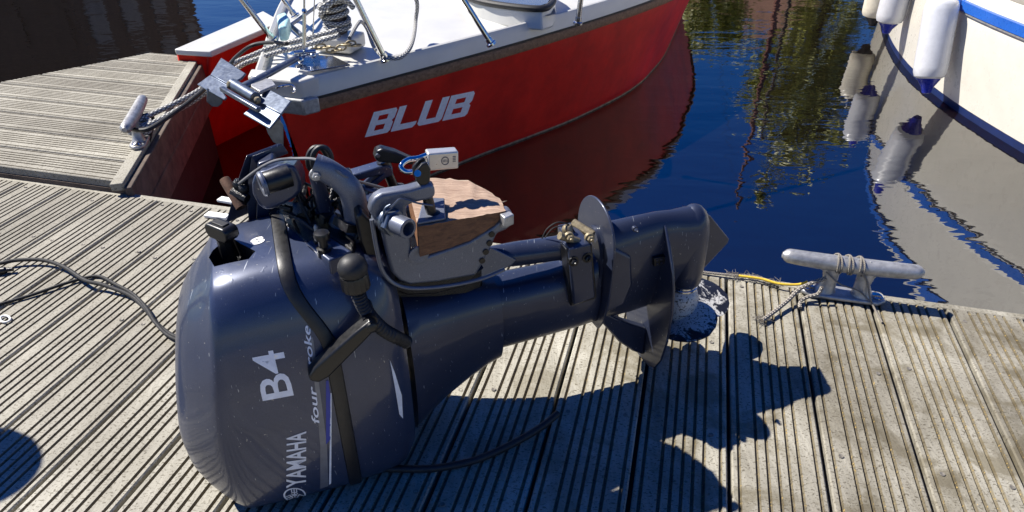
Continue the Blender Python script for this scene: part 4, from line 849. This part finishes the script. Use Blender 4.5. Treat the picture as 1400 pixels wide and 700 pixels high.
g = MB(); g.hull([BL(.02, -.150, .16), BL(.3, -.30, .16), BL(.3, -.288, .16), BL(.02, -.138, .16)], [BL(.02, -.150, .10), BL(.3, -.30, .10), BL(.3, -.288, .10), BL(.02, -.138, .10)]); g.build('bow_trim', 'yellow_trim', blub)
# name on the bow: hand-cut italic block capitals
bpy.context.view_layer.update(); hbv = world_bvh(hull)
GL = {'B': [[(0, 0), (.30, 0), (.30, 1), (0, 1)], [(.30, 0), (.92, 0), (1, .1), (1, .2), (.30, .2)], [(.30, .41), (.86, .41), (.92, .50), (.86, .61), (.30, .61)], [(.30, .80), (1, .80), (1, .9), (.92, 1), (.30, 1)], [(.68, .20), (1, .20), (1, .42), (.92, .50), (.86, .41), (.68, .41)], [(.68, .61), (.86, .61), (.92, .50), (1, .60), (1, .80), (.68, .80)]],
      'L': [[(0, 0), (.30, 0), (.30, 1), (0, 1)], [(.30, 0), (.88, 0), (.98, .11), (.98, .24), (.30, .24)]],
      'U': [[(0, .10), (.10, 0), (.30, 0), (.30, 1), (0, 1)], [(.30, 0), (.70, 0), (.70, .22), (.30, .22)], [(.70, 0), (.90, 0), (1, .10), (1, 1), (.70, 1)]]}
O, ex, ey = np.array((498.5, 187.5)), np.array((140., -29.5)), np.array((12.5, -34.5))
for k_, ch in enumerate('BLUB'):
    P, F_ = [], []
    for poly in GL[ch]:
        n0_ = len(P); P += [O+ex*(k_*.252+.238*x)+ey*y for x, y in poly]; F_.append(tuple(range(n0_, n0_+len(poly))))
    drape('letter', P, F_, hbv, 'decal_white', blub, off=.0015, cuts=1)
# deck gear
g = MB(); p = onz(465, 62, .235); g.box(p+np.array([0, 0, .02]), (.19, .15, .07), BG, BF); g.build('post_base', 'gel_white', blub, bevel=.015)
g = MB(); g.box(p+np.array([0, 0, .16]), (.062, .062, .24), BG, BF); g.build('samson_post', 'post_wood', blub, bevel=.006)
g = MB()
for k_ in range(6):
    c = p+np.array([0, 0, .09+.024*k_]); ph_ = random.uniform(0, 6); g.tube([c+(.049+.005*math.sin(2*q+k_))*(math.cos(q)*BG+math.sin(q)*BF)+np.array([0, 0, .012*math.sin(q+ph_)]) for q in np.linspace(0, 2*math.pi, 22, endpoint=False)], .0105, 9, closed=True)
for k_ in range(2):
    g.tube(smooth_path([p+BG*-.07+np.array([0, 0, .12+.05*k_]), p+BG*-.02-BF*.08+np.array([0, 0, .16+.02*k_]), p+BG*.06-BF*.05+np.array([0, 0, .22]), p+BG*.09+np.array([0, 0, .17])], 6), .012, 9)
post_rope = single(g, 'post_rope', 'grey_rope', 'braided grey rope turned round the wooden mooring post on deck', 'rope')
# chain from post to the roller
g = MB(); ca_, cb2 = onz(487, 62, .27), onz(432, 68, .26)
for k_ in range(9):
    t = k_/8; c = ca_*(1-t)+cb2*t+np.array([0, 0, .012*math.sin(t*9)]); dx_ = nrm(cb2-ca_); dy_ = np.array([0, 0, 1.]) if k_ % 2 else nrm(np.cross(dx_, [0, 0, 1])); g.tube([c+.021*math.cos(q)*dx_+.011*math.sin(q)*dy_ for q in np.linspace(0, 2*math.pi, 12, endpoint=False)], .0042, 6, closed=True)
single(g, 'anchor_chain', 'brass_dirt', 'short rusty chain between mooring post and anchor', 'chain')
g = MB(); pp = [onz(x, y, .246) for x, y in [(393, 93), (424, 99), (479, 90), (455, 78), (420, 76), (405, 82)]]; g.hull([q+np.array([0, 0, .006]) for q in pp], pp); g.build('deck_plate', 'steel', blub, bevel=.001)
g = MB()
for (x, y, r_) in ((405, 75, .016), (415, 74, .018), (424, 72, .016), (411, 82, .014), (428, 76, .013)): g.ball(onz(x, y, .28), r_, 10)
g.box(onz(415, 78, .262), (.12, .05, .03), BG, BF); g.tube([onz(402, 72, .30), onz(432, 70, .30)], .008, 8); g.build('stem_fitting', 'steel', blub, bevel=.002)
g = MB(); r_ = onz(416, 72, .30); t_ = above(r_, 416, 0); g.tube([r_, r_+(t_-r_)*3.2], .004, 6); g.build('forestay', 'steel', blub)
g = MB(); m_ = r_+(t_-r_)*.35; g.tube([r_+(t_-r_)*.15, r_+(t_-r_)*.75], .008, 8); g.ball(r_+(t_-r_)*.8, .011, 8); g.build('turnbuckle', 'steel', blub)
g = MB(); r2 = onz(427, 66, .28); t2 = above(r2, 430, 0); g.tube([r2, r2+(t2-r2)*3.2], .0025, 6); g.build('forestay', 'steel', blub)
def stanchion(base_px, top_px, z=.235, r=.0125, zt=.72, mat='steel'):
    b_ = onz(*base_px, z); t_ = above(b_, *top_px); k_ = (zt-b_[2])/(t_[2]-b_[2]); e_ = b_+(t_-b_)*k_
    g = MB(); g.tube([b_, e_], r, 12); g.build('stanchion', mat, blub); g = MB(); g.lathe([(.024, -.004), (.024, .006), (.016, .010), (.016, .03)], b_, nrm(t_-b_), 16); g.build('stanchion_foot', 'steel', blub); return e_
e1 = stanchion((527, 82), (487, 0)); e2 = stanchion((672, 60), (634, 0)); e0 = stanchion((374, 55), (331, 0)); e3 = stanchion((790, 32), (794, 0), r=.013)
e4 = stanchion((404, 22), (388, 0), r=.012)
g = MB(); g.tube(smooth_path([e4+(e4-e0)*1.2, e4, e0, BL(-.02, -.02, .74), e1, e2, e3, e3+(e3-e2)*1.3], 8), .0125, 12); g.build('bow_rail', 'steel', blub)
g = MB(); g.tube([onz(438, 5, .26), onz(395, 36, .26)], .009, 8); g.tube([onz(383, 22, .26), onz(412, 48, .255)], .011, 8); g.build('deck_bar', 'galv', blub)
g = MB(); g.tube(smooth_path([onz(516, -30, .5), onz(566, -6, .42), onz(568, 30, .30), onz(562, 62, .262), onz(548, 78, .247), onz(530, 79, .252)], 8), .0095, 10); single(g, 'jib_sheet', 'grey_rope', 'thin grey rope hanging down on to the white deck', 'rope')
rope('post_tail', [(478, 52, .36), (492, 30, .36), (502, 40, .30), (511, 64, .25), (526, 80, .25)], .008, 'grey_rope', 'slack rope tail from mooring post to railing foot')
# forward hatch and cabin
HP = [(628, -14), (640, -4), (662, 3), (700, 9), (738, 12), (751, 8), (757, -2), (752, -18), (700, -34), (650, -30)]
pp = [onz(x, y, .30) for x, y in HP]; cen_ = sum(pp)/len(pp)
g = MB(); g.hull([cen_+(q-cen_)*1.02-np.array([0, 0, .010]) for q in pp], [np.array([*(cen_+(q-cen_)*1.10)[:2], .20]) for q in pp]); g.build('hatch_coaming', 'gel_white', blub, bevel=.01)
g = MB(); g.hull([cen_+(q-cen_)*.95+np.array([0, 0, .010]) for q in pp], [cen_+(q-cen_)*.95-np.array([0, 0, .01]) for q in pp]); g.build('hatch_glass', 'window_glass', blub)
g = MB(); g.tube(smooth_path(pp+[pp[0]], 5)[:-1], .017, 10, closed=True); g.build('hatch_frame', 'rubber', blub)
g = MB(); q = [onz(*v, .262) for v in [(744, 10), (757, 7), (760, 20), (748, 23)]]; g.hull([v+np.array([0, 0, .004]) for v in q], q); hp_ = g.build('hinge_plate', 'alu', blub)
g = MB(); g.hull([BL(2.75, -.62, .62), BL(2.75, .62, .62), BL(5.6, .8, .66), BL(5.6, -.8, .66)], [BL(2.3, -.72, .2), BL(2.3, .72, .2), BL(5.8, .95, .2), BL(5.8, -.95, .2)]); g.build('cabin', 'gel_white', blub, bevel=.06, seg=3)
for sd_ in (-1, 1):
    g = MB(); pp = [BL(3.0, sd_*.72, .36), BL(3.1, sd_*.68, .52), BL(4.8, sd_*.80, .54), BL(4.8, sd_*.86, .36)]; g.hull([q+BG*sd_*.012 for q in pp], pp); g.build('cabin_window', 'window_glass', blub)
g = MB(); pts_ = [(380, 32), (392, 27), (398, 36), (394, 48), (382, 50)]; q = [onz(x, y, .28) for x, y in pts_]; g.hull([v+np.array([0, 0, .04]) for v in q], [v-np.array([0, 0, .025]) for v in q]); single(g, 'wipes_packet', 'wipe_packet', 'crumpled turquoise packet tucked by the bow railing', 'packet', bevel=.012, seg=3)

# ---- anchor hanging over the bow
an = thing('anchor', 'galvanised plate anchor hanging over the bow of the red boat', 'anchor', onz(335, 128, .2))
def plate_px(name, pxz, th, mat='galv', bev=.003):
    q = [onz(*p) for p in pxz]; nn_ = nrm(np.cross(q[1]-q[0], q[2]-q[0])); nn_ = nn_ if nn_[2] > 0 else -nn_
    g = MB(); g.hull([v+nn_*th/2 for v in q], [v-nn_*th/2 for v in q]); return g.build(name, mat, an, bevel=bev)
plate_px('fluke', [(303, 79.5, .285), (336.5, 101, .27), (331, 108, .258), (313.6, 117, .245), (288, 103, .26)], .008)
plate_px('fluke_tip', [(288, 103, .26), (313.6, 117, .245), (306, 127, .222), (310.5, 134, .21), (307, 137.5, .202), (269.8, 116, .222)], .008)
plate_px('fluke', [(365, 121, .27), (398.5, 139, .255), (385, 157, .232), (352, 140, .245)], .008)
plate_px('fluke_tip', [(352, 140, .245), (385, 157, .232), (369, 177, .195), (333, 156.5, .205)], .008)
def vert_plate(name, px0, p0, mat='galv'):
    nn_ = nrm(np.array([p0[0], p0[1], 0])); q = [onplane(x, y, p0, nn_) for x, y in px0]; g = MB(); g.hull([v+nn_*.004 for v in q], [v-nn_*.004 for v in q]); return g.build(name, mat, an, bevel=.002)
vert_plate('lower_fluke', [(283, 120), (282.5, 139), (290, 145.5), (298, 146), (304, 141), (306, 128)], onz(294, 125, .215)+np.array([0, .02, 0]))
vert_plate('lower_fluke', [(362, 170), (366, 182), (373, 194), (388, 201.5), (387.5, 171), (380, 160)], onz(375, 165, .215)+np.array([0, .02, 0]))
g = MB(); a_, b_ = onz(303, 121, .262), onz(354, 150.5, .252); g.box((a_+b_)/2, (np.linalg.norm(b_-a_), .018, .018), nrm(b_-a_), nrm(np.cross([0, 0, 1], b_-a_))); g.build('stock', 'galv', an, bevel=.004)
g = MB(); g.tube([onz(318, 115, .27), onz(350, 134, .262)], .021, 18); g.build('crown_tube', 'galv', an, bevel=.002)
g = MB(); g.ball(onz(316, 116, .272), .017, 10); g.ball(onz(352, 137, .262), .013, 10); g.build('pivot', 'brass_dirt', an)
g = MB(); g.tube([onz(334, 118, .275), onz(352, 109, .28), onz(405, 80, .29)], [.017, .016, .015], 14, flat=.8); g.build('shank', 'galv', an)
g = MB(); pp = [onz(x, y, .268) for x, y in [(343, 107), (372, 112), (378, 120), (356, 129), (344, 122)]]; g.hull([v+np.array([0, 0, .012]) for v in pp], pp); g.build('shank_web', 'alu', an, bevel=.003)
g = MB(); g.tube(smooth_path([onz(378, 121, .262), onz(384, 118, .275), onz(400, 117, .275), onz(403, 124, .262), onz(399, 127, .26)], 5), .004, 8); single(g, 'bow_shackle', 'steel', 'bent steel pin on the bow plate beside the anchor', 'shackle')
# ---- mooring ropes from the post to the pier cleat
RZ = lambda x: float(np.interp(x, [180, 215, 330, 460], [.115, .13, .20, .36]))
rope('mooring_rope', [(x, y, RZ(x)) for x, y in [(462, 41), (420, 52), (374, 64), (344, 76), (318, 88), (276, 121), (240, 141), (212, 154), (192, 164), (180, 168)]], .0105, 'grey_rope', 'upper braided grey mooring rope from red boat to pier cleat')
rope('mooring_rope', [(x, y, RZ(x)-.01) for x, y in [(464, 48), (420, 61), (380, 71), (350, 81), (326, 92), (278, 129), (240, 152), (212, 167), (194, 175), (181, 177), (178, 170)]], .0105, 'grey_rope', 'lower braided grey mooring rope from red boat to pier cleat')
rope('rubber_snubber', [(x, y, RZ(x)+.012) for x, y in [(392, 60), (370, 58), (345, 62), (325, 76), (312, 90), (285, 117), (260, 138), (230, 160), (206, 175), (190, 178), (176, 175)]], .0085, 'rubber', 'black rubber snubber line running beside the mooring ropes', 'line')
rope('hanging_line', [(196, 158, .13), (206, 157, .12), (209, 166, .10), (206, 182, .065), (203, 200, .02), (206, 225, -.03), (210, 252, -.10), (207, 268, -.14)], .0075, 'cord_black', 'dark line hanging down over the pier edge from cleat', 'line')
g = MB(); cL = cc_
for k_ in range(3): g.tube([cL+np.array([0, 0, .035+.017*k_])+(.030+.004*k_)*np.array([math.cos(q)*1.2, math.sin(q), 0])+dcl*.0 for q in np.linspace(0, 2*math.pi, 20, endpoint=False)], .0095, 9, closed=True)
single(g, 'cleat_turns', 'grey_rope', 'turns of grey rope round the pier cleat', 'rope')

# ---- narrow red float with white top beyond the pier end
NF = [onz(268, 80, .1), onz(350, 45, .1), onz(352, 19, .1), onz(229, 72, .1)]
dn = nrm(NF[1]-NF[0]); s0_ = NF[0]+dn*.11; s1_ = NF[1]+dn*.25; t1_ = NF[2]+dn*.06; t0_ = NF[3]+dn*.05
fl_ = thing('narrow_float', 'narrow red float with flat white top beyond the finger pier', 'float', (s0_[0], s0_[1]+.3, WATER_Z))
dd_ = np.array([-.20, .10, 0]); low_ = lambda v, z, k_: np.array([v[0]+dd_[0]*k_, v[1]+dd_[1]*k_, z])
g = MB(); g.hull([low_(s0_, .098, 0), low_(s1_, .098, 0), low_(t1_, .098, 0), low_(t0_, .098, 0)], [low_(s0_, -.62, 1.3), low_(s1_, -.62, .9), low_(t1_, -.62, .2), low_(t0_, -.62, .2)]); g.build('hull', 'red_hull', fl_, bevel=.02, seg=3)
g = MB(); g.hull([low_(v, .105, 0) for v in (s0_, s1_, t1_, t0_)], [low_(v, .075, .0)+np.array([.004, -.004, 0]) for v in (s0_, s1_, t1_, t0_)]); g.build('top', 'gel_white', fl_, bevel=.006)

# ---- cream boat at the right
WX = [(1.4, 3.30), (2.0, 3.12), (2.6, 3.0), (3.1, 2.93), (3.54, 2.885), (4.25, 2.862), (4.85, 2.915), (5.4, 3.04), (5.8, 3.165), (6.53, 3.44), (7.3, 3.82), (8.2, 4.4), (8.6, 4.75)]
YS = np.linspace(1.4, 8.6, 46)
wxs = lambda y: sum(interp(y+d, WX) for d in (-.25, -.12, 0, .12, .25))/5
cream = thing('cream_boat', 'cream hulled boat with blue stripe and hanging fenders', 'boat', (4.4, 5, WATER_Z))
MIDX = 4.75
def wring(y, prof): x = wxs(y); return [(x+dx, y, z) for dx, z in prof]
PR = [(.05, .20), (-.005, .18), (-.03, .12), (-.035, .0), (-.03, -.15), (-.015, -.32), (0.0, -.45)]
g = MB(); rr_ = []
for y in YS: rr_.append(wring(y, PR)+[(2*MIDX-x, yy, z) for x, yy, z in reversed(wring(y, PR))])
g.loft(rr_); g.build('hull', 'cream_hull', cream, ang=40)
g = MB(); rr_ = []
for y in YS:
    q = wring(y, [(.004, -.4505), (.012, -.52), (.10, -.75)]); rr_.append(q+[(2*MIDX-x, yy, z) for x, yy, z in reversed(q)])
g.loft(rr_); g.build('boot_top', 'boot_blue', cream, ang=40)
g = MB(); rr_ = [wring(y, [(-.02, .075), (-.047, .076), (-.047, .132), (-.02, .135)]) for y in YS]; g.loft(rr_); g.build('sheer_stripe', 'blue_stripe', cream)
g = MB(); rr_ = [wring(y, [(-.02, .062), (-.044, .063), (-.044, .0725), (-.02, .073)]) for y in YS]; g.loft(rr_); g.build('stripe_bead', 'alu', cream)
g = MB(); rr_ = []
for y in YS[1:-1]:
    x = wxs(y)+.05; rr_.append([(x, y, .202), (x+.10, y, .232), (x+.12, y, .23), (MIDX, y, .27), (2*MIDX-x, y, .202)])
g.loft(rr_, False, False, closed=False); g.build('side_deck', 'quay', cream)
g = MB(); rr_ = []
for y in np.linspace(2.2, 6.6, 24):
    x = wxs(y)+.20; q = [(x+.02, y, .215), (x+.05, y, .8), (x+.10, y, 1.06), (x+.22, y, 1.12)]; rr_.append(q+[(2*MIDX-a, b, c) for a, b, c in reversed(q)])
g.loft(rr_); g.build('cabin', 'cream_hull', cream, bevel=.0)
g = MB(); g.loft([[(wxs(y)+.232, y, .86), (wxs(y)+.244, y, .96), (wxs(y)+.28, y, .96), (wxs(y)+.28, y, .86)] for y in np.linspace(2.3, 6.5, 22)]); g.build('cabin_stripe', 'blue_stripe', cream)
def fender(label, top, bot, r, m_body, m_end, flip=False):
    top, bot = np.array(top, float), np.array(bot, float); ax = nrm(bot-top); ln = np.linalg.norm(bot-top)
    t = thing('fender', label, 'fender', tuple(bot), 0, 'fenders along the cream boat')
    g = MB(); g.lathe([(r*.66, .13*ln), (r*.88, .155*ln), (r*.975, .19*ln), (r, .24*ln), (r, .75*ln), (r*.975, .80*ln), (r*.88, .838*ln), (r*.66, .86*ln)], top, ax, 32); g.build('body', m_body, t)
    for k_ in (0, 1):
        a_ = [(r*.10, 0), (r*.26, .004), (r*.38, .06*ln), (r*.68, .127*ln), (r*.69, .14*ln)] if k_ == 0 else [(r*.69, .85*ln), (r*.68, .865*ln), (r*.38, .935*ln), (r*.26, ln-.004), (r*.10, ln)]
        g = MB(); g.lathe(a_, top, ax, 24); e_ = g.build('end_cap', m_end, t); c = top+ax*(.028*ln if k_ == 0 else .968*ln)
        g = MB(); g.tube([c+np.array([-r*.31, -.0, 0]), c+np.array([r*.31, 0, 0])], r*.07, 10); g.build('rope_eye', 'fender_black', e_)
    g = MB(); g.tube([top, (wxs(top[1])-.03, top[1], .16), (wxs(top[1])+.06, top[1], .24)], .007, 8); g.build('lanyard', 'grey_rope', t); return t
def fpos(x, y, X): d = ray(x, y); return _C+d*(X/d[0])
fender('clean white fender with blue ends hung lowest on the cream boat', fpos(1293, -22, 2.72), fpos(1266, 128, 2.71), .099, 'fender_white', 'fender_blue')
fender('white fender with blue ends hung between the other two fenders', fpos(1240, -62, 2.90), fpos(1211, 46, 2.89), .100, 'fender_white', 'fender_blue')
fender('worn cream fender with black ends farthest along the cream boat', fpos(1214, -58, 3.12), fpos(1192, 36, 3.13), .105, 'fender_cream', 'fender_black')
